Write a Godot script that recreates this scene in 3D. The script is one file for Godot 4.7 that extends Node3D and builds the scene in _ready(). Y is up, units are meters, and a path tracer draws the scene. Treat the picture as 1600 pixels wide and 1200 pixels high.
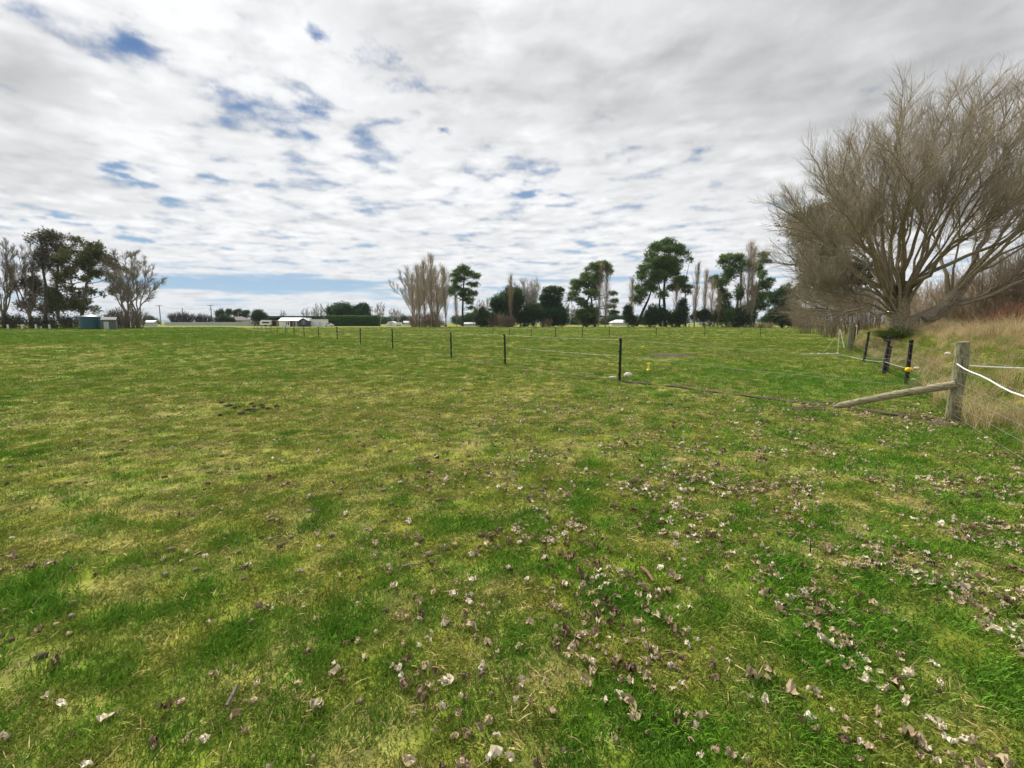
extends Node3D
# A winter paddock: grass strewn with dead leaves, electric fences, a bare willow on a bank, tree belts and farm buildings.

# ---------------------------------------------------------------- mesh building
class Buf:
	var v := PackedVector3Array()
	var n := PackedVector3Array()
	var c := PackedColorArray()
	var idx := PackedInt32Array()

	func tri(a: Vector3, b: Vector3, d: Vector3, nn: Vector3, col: Color) -> void:
		var k := v.size()
		v.append(a); v.append(b); v.append(d)
		n.append(nn); n.append(nn); n.append(nn)
		c.append(col); c.append(col); c.append(col)
		idx.append(k); idx.append(k + 1); idx.append(k + 2)

	func quad(a: Vector3, b: Vector3, d: Vector3, e: Vector3, nn: Vector3, col: Color) -> void:
		var k := v.size()
		v.append(a); v.append(b); v.append(d); v.append(e)
		for i in 4:
			n.append(nn); c.append(col)
		idx.append(k); idx.append(k + 1); idx.append(k + 2)
		idx.append(k); idx.append(k + 2); idx.append(k + 3)

	func box(at: Vector3, size: Vector3, col := Color.WHITE, turn := 0.0, ch := 0.0) -> void:
		# a box standing on "at" (centre of its base), turned about the vertical; ch chamfers its top edges
		var q := Basis(Vector3.UP, turn)
		var hx := size.x * 0.5
		var hz := size.z * 0.5
		var y0 := 0.0
		var y1 := size.y
		var p := [Vector3(-hx, y0, -hz), Vector3(hx, y0, -hz), Vector3(hx, y0, hz), Vector3(-hx, y0, hz), Vector3(-hx, y1 - ch, -hz), Vector3(hx, y1 - ch, -hz), Vector3(hx, y1 - ch, hz), Vector3(-hx, y1 - ch, hz),
			Vector3(-hx + ch, y1, -hz + ch), Vector3(hx - ch, y1, -hz + ch), Vector3(hx - ch, y1, hz - ch), Vector3(-hx + ch, y1, hz - ch)]
		var w: Array[Vector3] = []
		for a in p:
			w.append(at + q * a)
		face(w[3], w[2], w[1], w[0], col)
		for k in 4:
			var m := (k + 1) % 4
			face(w[k], w[m], w[m + 4], w[k + 4], col)
			if ch > 0.0:
				face(w[k + 4], w[m + 4], w[m + 8], w[k + 8], col)
		face(w[8], w[9], w[10], w[11], col)

	func face(a: Vector3, b: Vector3, d: Vector3, e: Vector3, col: Color) -> void:
		# clockwise seen from its front
		quad(a, b, d, e, (d - a).cross(b - a).normalized(), col)

	func tube(pts: PackedVector3Array, rad: PackedFloat32Array, sides: int, col: Color, cap := false) -> void:
		var k0 := v.size()
		var m := pts.size()
		var whole := (pts[m - 1] - pts[0]).normalized()
		var ref := Vector3.RIGHT if absf(whole.x) < 0.7 else Vector3.UP
		if absf(whole.y) < 0.7:
			ref = Vector3.UP
		for i in m:
			var d: Vector3
			if i == 0:
				d = pts[1] - pts[0]
			elif i == m - 1:
				d = pts[i] - pts[i - 1]
			else:
				d = pts[i + 1] - pts[i - 1]
			d = d.normalized()
			var u := ref.cross(d).normalized()
			var w := d.cross(u)
			for j in sides:
				var t := TAU * j / sides
				var o := u * cos(t) + w * sin(t)
				v.append(pts[i] + o * rad[i])
				n.append(o)
				c.append(col)
		for i in m - 1:
			for j in sides:
				var a := k0 + i * sides + j
				var b := k0 + i * sides + (j + 1) % sides
				idx.append(a); idx.append(a + sides); idx.append(b)
				idx.append(b); idx.append(a + sides); idx.append(b + sides)
		if cap:
			for e in 2:
				var q := 0 if e == 0 else m - 1
				var nn := (pts[0] - pts[1]).normalized() if e == 0 else (pts[m - 1] - pts[m - 2]).normalized()
				var kc := v.size()
				v.append(pts[q]); n.append(nn); c.append(col)
				for j in sides:
					v.append(v[k0 + q * sides + j]); n.append(nn); c.append(col)
				for j in sides:
					var a := kc + 1 + j
					var b := kc + 1 + (j + 1) % sides
					idx.append(kc)
					idx.append(a if e == 0 else b)
					idx.append(b if e == 0 else a)

	func rod(a: Vector3, b: Vector3, r0: float, r1: float, sides := 6, col := Color.WHITE, cap := true) -> void:
		tube(PackedVector3Array([a, b]), PackedFloat32Array([r0, r1]), sides, col, cap)

	func lathe(at: Vector3, prof: Array, sides: int, col := Color.WHITE) -> void:
		# profile of Vector2(radius, height), from the bottom up
		for i in prof.size() - 1:
			var p: Vector2 = prof[i]
			var q: Vector2 = prof[i + 1]
			var e := (q - p).normalized()
			for j in sides:
				var t0 := TAU * j / sides
				var t1 := TAU * (j + 1) / sides
				var d0 := Vector3(cos(t0), 0, sin(t0))
				var d1 := Vector3(cos(t1), 0, sin(t1))
				var k := v.size()
				for s in [[d0, p], [d1, p], [d1, q], [d0, q]]:
					v.append(at + s[0] * s[1].x + Vector3.UP * s[1].y)
					n.append((s[0] * e.y - Vector3.UP * e.x).normalized())
					c.append(col)
				idx.append(k); idx.append(k + 1); idx.append(k + 2)
				idx.append(k); idx.append(k + 2); idx.append(k + 3)

	func spray(at: Vector3, dir: Vector3, size: float, width: float, blades: int, rng: RandomNumberGenerator, col: Color, soft: Vector3) -> void:
		for i in blades:
			var d := (dir + Vector3(rng.randfn(), rng.randfn(), rng.randfn()) * 0.62).normalized()
			var s := d.cross(Vector3(rng.randfn(), rng.randfn(), rng.randfn())).normalized() * width
			var l := size * rng.randf_range(0.6, 1.2)
			var p := at - s
			var q := at + d * l
			var r := at + s + d * l * 0.25
			tri(p, q, r, ((r - p).cross(q - p)).normalized(), col)

	func empty() -> bool:
		return v.is_empty()

	func made(mat: Material) -> ArrayMesh:
		var a := []
		a.resize(Mesh.ARRAY_MAX)
		a[Mesh.ARRAY_VERTEX] = v
		a[Mesh.ARRAY_NORMAL] = n
		a[Mesh.ARRAY_COLOR] = c
		a[Mesh.ARRAY_INDEX] = idx
		var m := ArrayMesh.new()
		m.add_surface_from_arrays(Mesh.PRIMITIVE_TRIANGLES, a)
		m.surface_set_material(0, mat)
		return m


# ---------------------------------------------------------------- naming
var taken := {}

func numbered(called: String) -> String:
	var k: int = taken.get(called, 0)
	taken[called] = k + 1
	return called if k == 0 else "%s_%03d" % [called, k]

func tag(o: Node, label: String, category: String, group := "") -> void:
	o.set_meta("label", label)
	o.set_meta("category", category)
	if group:
		o.set_meta("group", group)

func thing(called: String, label: String, category: String, at: Vector3, turn := 0.0, group := "") -> Node3D:
	var o := Node3D.new()
	o.name = numbered(called)
	add_child(o)
	o.position = at
	o.rotation.y = turn
	tag(o, label, category, group)
	return o

func part(called: String, b: Buf, mat: Material, parent: Node) -> MeshInstance3D:
	var o := MeshInstance3D.new()
	o.mesh = b.made(mat)
	if parent == self:
		o.name = numbered(called)
		add_child(o)
	else:
		var k := 0
		var nm := called
		while parent.has_node(nm):
			k += 1
			nm = "%s_%03d" % [called, k]
		o.name = nm
		parent.add_child(o)
	return o

func stuff_part(called: String, b: Buf, mat: Material, parent: Node) -> MeshInstance3D:
	var o := part(called, b, mat, parent)
	o.set_meta("kind", "stuff")
	return o

func copy_of(o: Node3D, called: String, label: String, at: Vector3, turn := 0.0, size := 1.0) -> Node3D:
	var r: Node3D = o.duplicate()
	r.name = numbered(called)
	add_child(r)
	r.position = at
	r.rotation.y = turn
	r.scale = Vector3.ONE * size
	r.set_meta("label", label)
	return r

func ordinal(k: int) -> String:
	return ["first", "second", "third", "fourth", "fifth", "sixth", "seventh", "eighth", "ninth", "tenth", "eleventh", "twelfth", "thirteenth", "fourteenth", "fifteenth", "sixteenth", "seventeenth", "eighteenth", "nineteenth", "twentieth"][k]

# ---------------------------------------------------------------- materials
func noise_texture(freq: float, low: Color, high: Color, octaves := 4, seed_ := 1, side := 512) -> ImageTexture:
	var f := FastNoiseLite.new()
	f.seed = seed_
	f.frequency = freq
	f.fractal_octaves = octaves
	var grey := f.get_seamless_image(side, side)
	var src := grey.get_data()
	var out := PackedByteArray()
	out.resize(side * side * 3)
	for i in side * side:
		var t := src[i] / 255.0
		var q := low.lerp(high, t)
		out[i * 3] = int(clampf(q.r, 0, 1) * 255.0)
		out[i * 3 + 1] = int(clampf(q.g, 0, 1) * 255.0)
		out[i * 3 + 2] = int(clampf(q.b, 0, 1) * 255.0)
	return ImageTexture.create_from_image(Image.create_from_data(side, side, false, Image.FORMAT_RGB8, out))

func plain_material(linear: Color, rough := 0.8, metal := 0.0) -> StandardMaterial3D:
	var m := StandardMaterial3D.new()
	m.albedo_color = linear.linear_to_srgb()
	m.roughness = rough
	m.metallic = metal
	m.vertex_color_use_as_albedo = true
	m.cull_mode = BaseMaterial3D.CULL_DISABLED
	return m

func textured(linear: Color, tex: Texture2D, scale: Vector3, rough := 0.85, bump := 0.0) -> StandardMaterial3D:
	var m := plain_material(linear, rough)
	m.albedo_texture = tex
	m.uv1_triplanar = true
	m.uv1_world_triplanar = true
	m.uv1_scale = scale
	if bump > 0.0:
		m.heightmap_enabled = true
		m.heightmap_texture = tex
		m.heightmap_scale = bump
	return m

func leafy(rough := 0.7, back := 0.35) -> StandardMaterial3D:
	var m := plain_material(Color.WHITE, rough)
	m.backlight_enabled = true
	m.backlight = Color(back, back, back)
	m.metallic_specular = 0.3
	return m

# ---------------------------------------------------------------- land
const CAMERA_HEIGHT := 1.45
var land := FastNoiseLite.new()
var patch := FastNoiseLite.new()
var fine := FastNoiseLite.new()

func fence_side(x: float, z: float) -> float:      # metres to the right of the netting fence
	return (x - 6.65) * 0.846 + (z + 7.03) * 0.533

func electric_side(x: float, z: float) -> float:   # metres to the near side of the electric fence
	return (x - 2.67) * -0.837 + (z + 11.66) * 0.547

func ground_height(x: float, z: float) -> float:
	var d := sqrt(x * x + z * z)
	var h := 0.0
	h += 0.43 * smoothstep(-0.7, 3.2, electric_side(x, z)) * smoothstep(19.0, 30.0, d) * (1.0 - 0.45 * smoothstep(45.0, 85.0, d)) * (1.0 - smoothstep(150, 400, d))
	var r := fence_side(x, z)
	h += 0.92 * smoothstep(0.2, 2.6, r) * (1.0 - 0.7 * smoothstep(40, 110, d)) * smoothstep(3.0, 7.0, d)
	h += 0.07 * land.get_noise_2d(x * 0.55, z * 0.55) * smoothstep(2.0, 10.0, d) * (1.0 - smoothstep(60, 120, d))
	h += 0.03 * land.get_noise_2d(x * 3.1, z * 3.1) * (1.0 - smoothstep(12, 30, d))
	h += 0.16 * exp(-(pow(x - 6.5, 2) / 1.3 + pow(z + 19.4, 2) / 0.8))
	h += 0.05 * exp(-(pow(x - 1.55, 2) / 0.12 + pow(z + 2.55, 2) / 0.05))
	return h

func worn_distance(x: float, z: float) -> float:   # metres from the worn line under the electric fence
	var q := Vector2(x, z)
	var best := 1e9
	var line := [Vector2(-6.6, -25.6), Vector2(-2.6, -19.6), Vector2(2.67, -11.66), Vector2(5.2, -8.35), Vector2(6.3, -7.0)]
	for i in line.size() - 1:
		best = minf(best, q.distance_to(Geometry2D.get_closest_point_to_segment(q, line[i], line[i + 1])))
	return best

func build_bare_soil() -> void:
	var mat := textured(Color.WHITE, noise_texture(0.03, Color(0.5, 0.5, 0.5), Color(1.35, 1.3, 1.25), 6, 19, 512), Vector3.ONE * 1.1, 0.95, 1.5)
	var f := FastNoiseLite.new()
	f.seed = 33
	f.frequency = 0.9
	var line := [Vector2(-6.6, -25.6), Vector2(-2.6, -19.6), Vector2(2.67, -11.66), Vector2(5.2, -8.35), Vector2(6.3, -7.0)]
	var b := Buf.new()
	for i in line.size() - 1:
		var p: Vector2 = line[i]
		var q: Vector2 = line[i + 1]
		var side := (q - p).normalized().orthogonal()
		var n := int(p.distance_to(q) * 5.0)
		for k in n:
			var row: Array[Vector3] = []
			for s in [[k, -1.0], [k, 1.0], [k + 1, 1.0], [k + 1, -1.0]]:
				var c := p.lerp(q, float(s[0]) / n)
				var w := maxf(0.006, 0.055 + 0.17 * f.get_noise_2d(c.x * 1.3 + s[1] * 5.0, c.y * 1.3)) * (1.0 if i > 1 else 0.75)
				c += side * (s[1] * w + 0.10 * f.get_noise_2d(c.x, c.y + 40.0))
				row.append(on_land(c.x, c.y, 0.022))
			b.quad(row[0], row[1], row[2], row[3], Vector3.UP, tone_at(f, row[0]))
	var o := part("worn_path", b, mat, self)
	o.set_meta("kind", "structure")
	o.set_meta("label", "thin worn line of bare earth under the electric fence")
	b = Buf.new()
	for spot in [[6.5, -19.35, 1.25, 0.62], [10.4, -21.5, 1.5, 0.35], [6.35, -6.75, 0.42, 0.22], [4.9, -7.75, 0.4, 0.16]]:
		for k in 22:
			for ring in 3:
				var row: Array[Vector3] = []
				for s in [[k, ring], [k + 1, ring], [k + 1, ring + 1], [k, ring + 1]]:
					var t: float = TAU * (int(s[0]) % 22) / 22.0
					var r: float = s[1] / 3.0 * (1.0 + 0.55 * f.get_noise_2d(cos(t) * 2.0 + spot[0] * 3.0, sin(t) * 2.0))
					row.append(on_land(spot[0] + cos(t) * spot[2] * r, spot[1] + sin(t) * spot[3] * r, 0.024 if s[1] < 3 else -0.02))
				b.quad(row[0], row[3], row[2], row[1], Vector3.UP, tone_at(f, row[0]))
	o = part("bare_ground", b, mat, self)
	o.set_meta("kind", "structure")
	o.set_meta("label", "dark bare patches of dug earth in the paddock")

func tone_at(f: FastNoiseLite, p: Vector3) -> Color:
	var k := 0.8 + 0.5 * f.get_noise_2d(p.x * 3.0, p.z * 3.0)
	return Color(0.095 * k, 0.078 * k, 0.044 * k)

func on_land(x: float, z: float, up := 0.0) -> Vector3:
	return Vector3(x, ground_height(x, z) + up, z)

# what grows where: x = fresh green, y = straw, z = bare soil, w = yellow-olive
func cover(x: float, z: float) -> Vector4:
	var d := sqrt(x * x + z * z)
	var a := patch.get_noise_2d(x * 0.35, z * 0.35)
	var b := patch.get_noise_2d(x * 1.3 + 40.0, z * 1.3)
	var e := patch.get_noise_2d(x * 4.5, z * 4.5 + 70.0)
	var r := fence_side(x, z)
	var lush := 0.31 + 0.16 * a + 0.36 * b + 1.0 * e
	lush += 0.22 * smoothstep(-1.0, 2.5, x) * (1.0 - smoothstep(6, 14, d))
	lush += 0.45 * exp(-(pow(x - 7.5, 2) / 9.0 + pow(z + 12.0, 2) / 14.0))
	lush += 0.24 * (1.0 - smoothstep(2.0, 4.8, d))
	lush += 0.14 * smoothstep(22, 40, d) * smoothstep(0, 6, electric_side(x, z))
	lush -= 0.30 * exp(-(pow(x + 1.5, 2) / 26.0 + pow(z + 7.5, 2) / 12.0))
	var straw := 0.10 + 0.34 * patch.get_noise_2d(x * 0.8 - 90.0, z * 0.8) + 0.75 * patch.get_noise_2d(x * 3.7, z * 3.7 - 30.0)
	straw += 0.85 * smoothstep(-0.2, 2.2, r) * (1.0 - 0.4 * smoothstep(0.0, 1.0, a + 0.4))
	straw += 0.22 * smoothstep(110, 150, d)
	straw += 0.14 * exp(-(pow(x + 1.5, 2) / 26.0 + pow(z + 7.0, 2) / 12.0))
	var soil := -0.10 + 0.45 * patch.get_noise_2d(x * 1.9 + 15.0, z * 1.9 + 15.0) + 0.9 * patch.get_noise_2d(x * 8.0, z * 8.0)
	soil += 0.16 * exp(-(pow(x + 1.5, 2) / 26.0 + pow(z + 7.0, 2) / 14.0))
	soil *= 1.0 - 0.8 * smoothstep(18, 45, d)
	# the worn strip under the electric fence, the trodden corner, the dug mound
	var from := Vector2(-2.6, -19.6) if z < -11.66 else Vector2(2.67, -11.66)
	var to := Vector2(2.67, -11.66) if z < -11.66 else Vector2(6.45, -7.2)
	var along_it := clampf((Vector2(x, z) - from).dot(to - from) / (to - from).length_squared(), 0, 1)
	var strip := Vector2(x, z).distance_to(from.lerp(to, along_it)) + 0.08 * e
	soil += (0.95 if z > -11.66 else 0.6) * exp(-strip * strip / 0.05)
	soil += 0.8 * exp(-(pow(x - 6.4, 2) / 0.5 + pow(z + 6.6, 2) / 0.35))
	soil += 1.1 * exp(-(pow(x - 6.5, 2) / 1.3 + pow(z + 19.2, 2) / 0.6))
	return Vector4(clampf(lush, 0, 1), clampf(straw, 0, 1), clampf(soil, 0, 1), clampf(0.5 + a + 0.5 * b, 0, 1))

const GREEN := Color(0.120, 0.268, 0.022)
const OLIVE := Color(0.268, 0.298, 0.050)
const STRAW := Color(0.53, 0.435, 0.225)
const SOIL := Color(0.092, 0.066, 0.042)

func cover_colour(k: Vector4) -> Color:
	var q := OLIVE.lerp(GREEN, k.x)
	q = q.lerp(STRAW, k.y * 0.62)
	return q.lerp(SOIL, k.z * 0.85)

func build_ground() -> void:
	var half := 210
	var m := half * 2 + 1
	var reach := 9000.0
	var a := 9.6
	var vv := PackedVector3Array()
	var nn := PackedVector3Array()
	var cc := PackedColorArray()
	var ii := PackedInt32Array()
	vv.resize(m * m); nn.resize(m * m); cc.resize(m * m)
	var line := PackedFloat32Array()
	for i in m:
		line.append(sinh(a * (i - half) / half) / sinh(a) * reach)
	for j in m:
		var z := line[j] - 4.0
		for i in m:
			var x := line[i] + 0.6
			var k := j * m + i
			vv[k] = Vector3(x, ground_height(x, z), z)
			cc[k] = cover_colour(cover(x, z))
	for j in m:
		for i in m:
			var k := j * m + i
			var dx := vv[j * m + mini(i + 1, m - 1)] - vv[j * m + maxi(i - 1, 0)]
			var dz := vv[mini(j + 1, m - 1) * m + i] - vv[maxi(j - 1, 0) * m + i]
			nn[k] = dz.cross(dx).normalized()
	for j in m - 1:
		for i in m - 1:
			var k := j * m + i
			ii.append(k); ii.append(k + 1); ii.append(k + m)
			ii.append(k + 1); ii.append(k + m + 1); ii.append(k + m)
	var arr := []
	arr.resize(Mesh.ARRAY_MAX)
	arr[Mesh.ARRAY_VERTEX] = vv; arr[Mesh.ARRAY_NORMAL] = nn; arr[Mesh.ARRAY_COLOR] = cc; arr[Mesh.ARRAY_INDEX] = ii
	var mesh := ArrayMesh.new()
	mesh.add_surface_from_arrays(Mesh.PRIMITIVE_TRIANGLES, arr)
	var mat := textured(Color.WHITE, noise_texture(0.02, Color(0.62, 0.62, 0.62), Color(1.12, 1.08, 1.0), 6, 5, 1024), Vector3.ONE * 0.23, 0.95, 2.0)
	mat.metallic_specular = 0.2
	mesh.surface_set_material(0, mat)
	var o := MeshInstance3D.new()
	o.name = "ground"
	o.mesh = mesh
	o.set_meta("kind", "structure")
	o.set_meta("label", "paddock of short winter grass with bare and straw coloured patches")
	add_child(o)

# ---------------------------------------------------------------- grass and leaves
func blade(b: Buf, at: Vector3, dir: Vector3, l: float, w: float, droop: float, col: Color, soft: float) -> void:
	var side := dir.cross(Vector3.UP)
	if side.length() < 0.05:
		side = Vector3.RIGHT
	side = side.normalized().rotated(dir.normalized(), droop * 3.0) * w
	var mid := at + dir * l * 0.55
	var tip := at + dir * l * 0.95 + Vector3(dir.x, 0, dir.z).normalized() * l * droop - Vector3.UP * l * droop * 0.6
	var nn := (mid + side * 0.8 - at + side).cross(side * 2.0).normalized()
	var k := b.v.size()
	for q in [at - side, at + side, mid + side * 0.8, mid - side * 0.8, tip]:
		b.v.append(q); b.n.append(nn); b.c.append(col)
	b.idx.append_array(PackedInt32Array([k, k + 1, k + 2, k, k + 2, k + 3, k + 3, k + 2, k + 4]))

func tuft(rng: RandomNumberGenerator, blades: int, spread: float, l0: float, l1: float, lean: float, w: float, c0: Color, c1: Color) -> Buf:
	var b := Buf.new()
	for i in blades:
		var t := rng.randf() * TAU
		var q := sqrt(rng.randf()) * spread
		var at := Vector3(cos(t) * q, -0.004, sin(t) * q)
		var t2 := rng.randf() * TAU
		var dir := Vector3(cos(t2) * lean * rng.randf(), 1.0, sin(t2) * lean * rng.randf()).normalized()
		if lean > 3.0:
			dir = Vector3(cos(t2), rng.randf_range(0.06, 0.5), sin(t2)).normalized()
		blade(b, at, dir, rng.randf_range(l0, l1), w * rng.randf_range(0.7, 1.2), rng.randf_range(0.05, 0.5), c0.lerp(c1, rng.randf()), 0.65)
	return b

func scatter(called: String, label: String, meshes: Array, places: Array, tints: Array) -> void:
	# one MultiMesh for each mesh variant
	for k in meshes.size():
		var mm := MultiMesh.new()
		mm.transform_format = MultiMesh.TRANSFORM_3D
		mm.use_colors = true
		mm.mesh = meshes[k]
		var mine := []
		for i in range(k, places.size(), meshes.size()):
			mine.append(i)
		mm.instance_count = mine.size()
		for i in mine.size():
			mm.set_instance_transform(i, places[mine[i]])
			mm.set_instance_color(i, tints[mine[i]])
		var o := MultiMeshInstance3D.new()
		o.name = numbered(called)
		o.multimesh = mm
		o.set_meta("kind", "stuff")
		o.set_meta("label", label)
		add_child(o)

func put(at: Vector3, size: float, rng: RandomNumberGenerator, flat := 0.12) -> Transform3D:
	var q := Basis(Vector3.UP, rng.randf() * TAU) * Basis(Vector3.RIGHT, rng.randfn() * flat)
	return Transform3D(q.scaled(Vector3.ONE * size), at)

func build_grass() -> void:
	var rng := RandomNumberGenerator.new()
	rng.seed = 11
	var mat := leafy(0.6, 0.5)
	var green: Array = []
	var short: Array = []
	var dry: Array = []
	for k in 3:
		green.append(tuft(rng, 28, 0.07, 0.018, 0.056, 1.0, 0.0023, Color(0.6, 0.7, 0.75), Color(1.4, 1.25, 1.1)).made(mat))
		short.append(tuft(rng, 36, 0.085, 0.010, 0.034, 1.5, 0.0022, Color(0.55, 0.65, 0.7), Color(1.5, 1.3, 1.15)).made(mat))
		dry.append(tuft(rng, 18, 0.085, 0.02, 0.066, 4.0, 0.0016, Color(0.8, 0.8, 0.8), Color(1.2, 1.15, 1.05)).made(mat))
	var gp := []; var gt := []
	var sp := []; var st := []
	var dp := []; var dt := []
	var rings := [[0.9, 2.6, 900.0, 1.0], [2.6, 5.0, 520.0, 1.1], [5.0, 9.0, 220.0, 1.35], [9.0, 16.0, 95.0, 1.7], [16.0, 28.0, 42.0, 2.2], [28.0, 48.0, 16.0, 3.0], [48.0, 90.0, 4.0, 4.2], [90.0, 150.0, 1.3, 5.2]]
	for g in rings:
		var area: float = 0.5 * (g[1] * g[1] - g[0] * g[0]) * (2.5 if g[1] < 9.0 else 1.94)
		for i in int(area * g[2]):
			var r := sqrt(lerpf(g[0] * g[0], g[1] * g[1], rng.randf()))
			var wide := 1.3 if r < 6.0 else 0.97
			var t := rng.randf_range(-wide, wide)
			if r < 6.0 and absf(t) > 0.97 and i % 2 == 0:
				continue
			var x := sin(t) * r
			var z := 0.1 - cos(t) * r
			var k := cover(x, z)
			var at := on_land(x, z)
			var light := rng.randf_range(0.65, 1.35)
			var size: float = g[3] * rng.randf_range(0.7, 1.25)
			if k.z > 0.45 and rng.randf() < k.z * 0.85:
				continue
			if r > 6.0 and r < 30.0 and (worn_distance(x, z) < 0.20 or pow((x - 6.5) / 1.25, 2) + pow((z + 19.35) / 0.62, 2) < 1.0) and rng.randf() < 0.9:
				continue
			if rng.randf() < k.y * 0.55 + 0.05:
				dp.append(put(at, size * rng.randf_range(0.7, 1.3), rng))
				dt.append(Color(STRAW.r * 1.15 * light, STRAW.g * 1.1 * light, STRAW.b * light))
			elif rng.randf() < k.x * 1.15 - 0.12:
				gp.append(put(at, size * lerpf(0.7, 1.15, k.x), rng))
				var q := OLIVE.lerp(GREEN, clampf(k.x * 0.9 + rng.randf() * 0.4, 0, 1))
				gt.append(Color(q.r * light, q.g * light, q.b * light))
			else:
				sp.append(put(at, size, rng))
				var q := OLIVE.lerp(GREEN, clampf(k.x * 0.7 + rng.randf_range(-0.1, 0.3), 0, 1)).lerp(STRAW, k.y * 0.4 * rng.randf()).lerp(SOIL, k.z * 0.5)
				st.append(Color(q.r * light, q.g * light, q.b * light))
	for o in get_children():
		if str(o.name).contains("fence_post") or str(o.name).contains("strainer_post") or str(o.name).begins_with("timber_post") or str(o.name).begins_with("corner_stake"):
			var foot: Vector3 = o.position
			for i in 16:
				var t := rng.randf() * TAU
				var q := rng.randf_range(0.03, 0.22)
				gp.append(put(on_land(foot.x + cos(t) * q, foot.z + sin(t) * q), rng.randf_range(1.0, 2.1), rng))
				var w := OLIVE.lerp(GREEN, rng.randf())
				gt.append(w)
	scatter("grass", "fresh green grass tufts growing in the paddock", green, gp, gt)
	scatter("short_grass", "short olive grass covering the paddock", short, sp, st)
	scatter("dry_grass", "flattened straw coloured grass in the paddock", dry, dp, dt)
	# the long grass on the bank behind the netting fence
	var long_dry: Array = []
	var long_green: Array = []
	for k in 3:
		long_dry.append(tuft(rng, 64, 0.15, 0.35, 0.9, 0.6, 0.0030, Color(0.75, 0.72, 0.7), Color(1.25, 1.15, 1.0)).made(mat))
		long_green.append(tuft(rng, 60, 0.17, 0.14, 0.42, 1.2, 0.0030, Color(0.8, 0.85, 0.9), Color(1.25, 1.15, 1.0)).made(mat))
	var lp := []; var lt := []
	var np := []; var nt := []
	for i in 10000:
		var along := rng.randf_range(-10.0, 55.0) if i % 3 == 0 else rng.randf_range(-10.0, 26.0)
		var off := 0.15 + 13.0 * pow(rng.randf(), 1.3)
		var x := 6.65 + 0.533 * along + 0.846 * off
		var z := -7.03 - 0.846 * along + 0.533 * off
		if z > 0.8:
			continue
		var a := patch.get_noise_2d(x * 1.1 + 7.0, z * 1.1)
		var light := rng.randf_range(0.6, 1.3)
		var tall := smoothstep(1.6, 4.2, off + 2.6 * a)
		var at := on_land(x, z)
		if rng.randf() < 0.14 + 0.62 * tall + 0.55 * smoothstep(0.08, 0.3, patch.get_noise_2d(x * 1.7, z * 1.7 + 20.0)) * smoothstep(0.3, 1.0, off) + (0.15 if along < 1.0 and off < 1.8 else 0.0):
			lp.append(put(at, (rng.randf_range(0.35, 0.7) if tall < 0.35 else rng.randf_range(0.5, 1.0)) * (1.0 + 0.9 * maxf(0.0, patch.get_noise_2d(x * 2.2, z * 2.2 + 5.0))), rng, 0.4))
			lt.append(Color(0.60 * light, 0.49 * light, 0.295 * light))
		else:
			np.append(put(at, rng.randf_range(0.5, 1.0), rng, 0.25))
			var q := OLIVE.lerp(GREEN, clampf(0.5 + a + rng.randf_range(-0.2, 0.4), 0, 1))
			nt.append(Color(q.r * light, q.g * light, q.b * light))
	scatter("long_dry_grass", "long bleached grass standing on the bank behind the netting fence", long_dry, lp, lt)
	scatter("long_green_grass", "rank green grass on the bank along the netting fence", long_green, np, nt)

func leaf_mesh(rng: RandomNumberGenerator, l: float, w: float, curl: float, fold: float, mat: Material) -> ArrayMesh:
	var b := Buf.new()
	var nu := 7
	var nv := 5
	var pts: Array = []
	var wob := rng.randf() * TAU
	for i in nu:
		var t := float(i) / (nu - 1)
		var half := w * pow(sin(PI * clampf(t * 0.94 + 0.03, 0, 1)), 0.75) * (1.15 - 0.55 * t)
		var ang := curl * (t - 0.45)
		for j in nv:
			var s := (float(j) / (nv - 1) - 0.5) * 2.0
			var edge := 1.0 + 0.10 * sin(9.0 * t + wob + j)
			var x := s * half * edge * cos(fold * absf(s) * 0.6)
			var y := half * absf(s) * sin(fold * absf(s)) + 0.0075 * sin(7.0 * t + wob + 2.6 * s) + 0.005 * sin(13.0 * t - 5.0 * s + wob * 2.0)
			pts.append(Vector3(x, y + l * 0.5 * (1.0 - cos(ang)) * signf(curl), (t - 0.5) * l * (1.0 - 0.12 * absf(curl))))
	for i in nu - 1:
		for j in nv - 1:
			var p: Vector3 = pts[i * nv + j]
			var q: Vector3 = pts[i * nv + j + 1]
			var r: Vector3 = pts[(i + 1) * nv + j + 1]
			var s: Vector3 = pts[(i + 1) * nv + j]
			var nn := (s - p).cross(q - p).normalized()
			var tone := 0.9 if (j == 1 or j == 2) and i % 2 == 0 else 1.0
			b.quad(p, q, r, s, nn, Color(tone, tone, tone))
	b.rod(pts[2] as Vector3, Vector3(rng.randf_range(-0.01, 0.01), 0.002, -l * 0.5 - 0.025), 0.0011, 0.0008, 4, Color(0.7, 0.6, 0.5), false)
	return b.made(mat)

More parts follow.
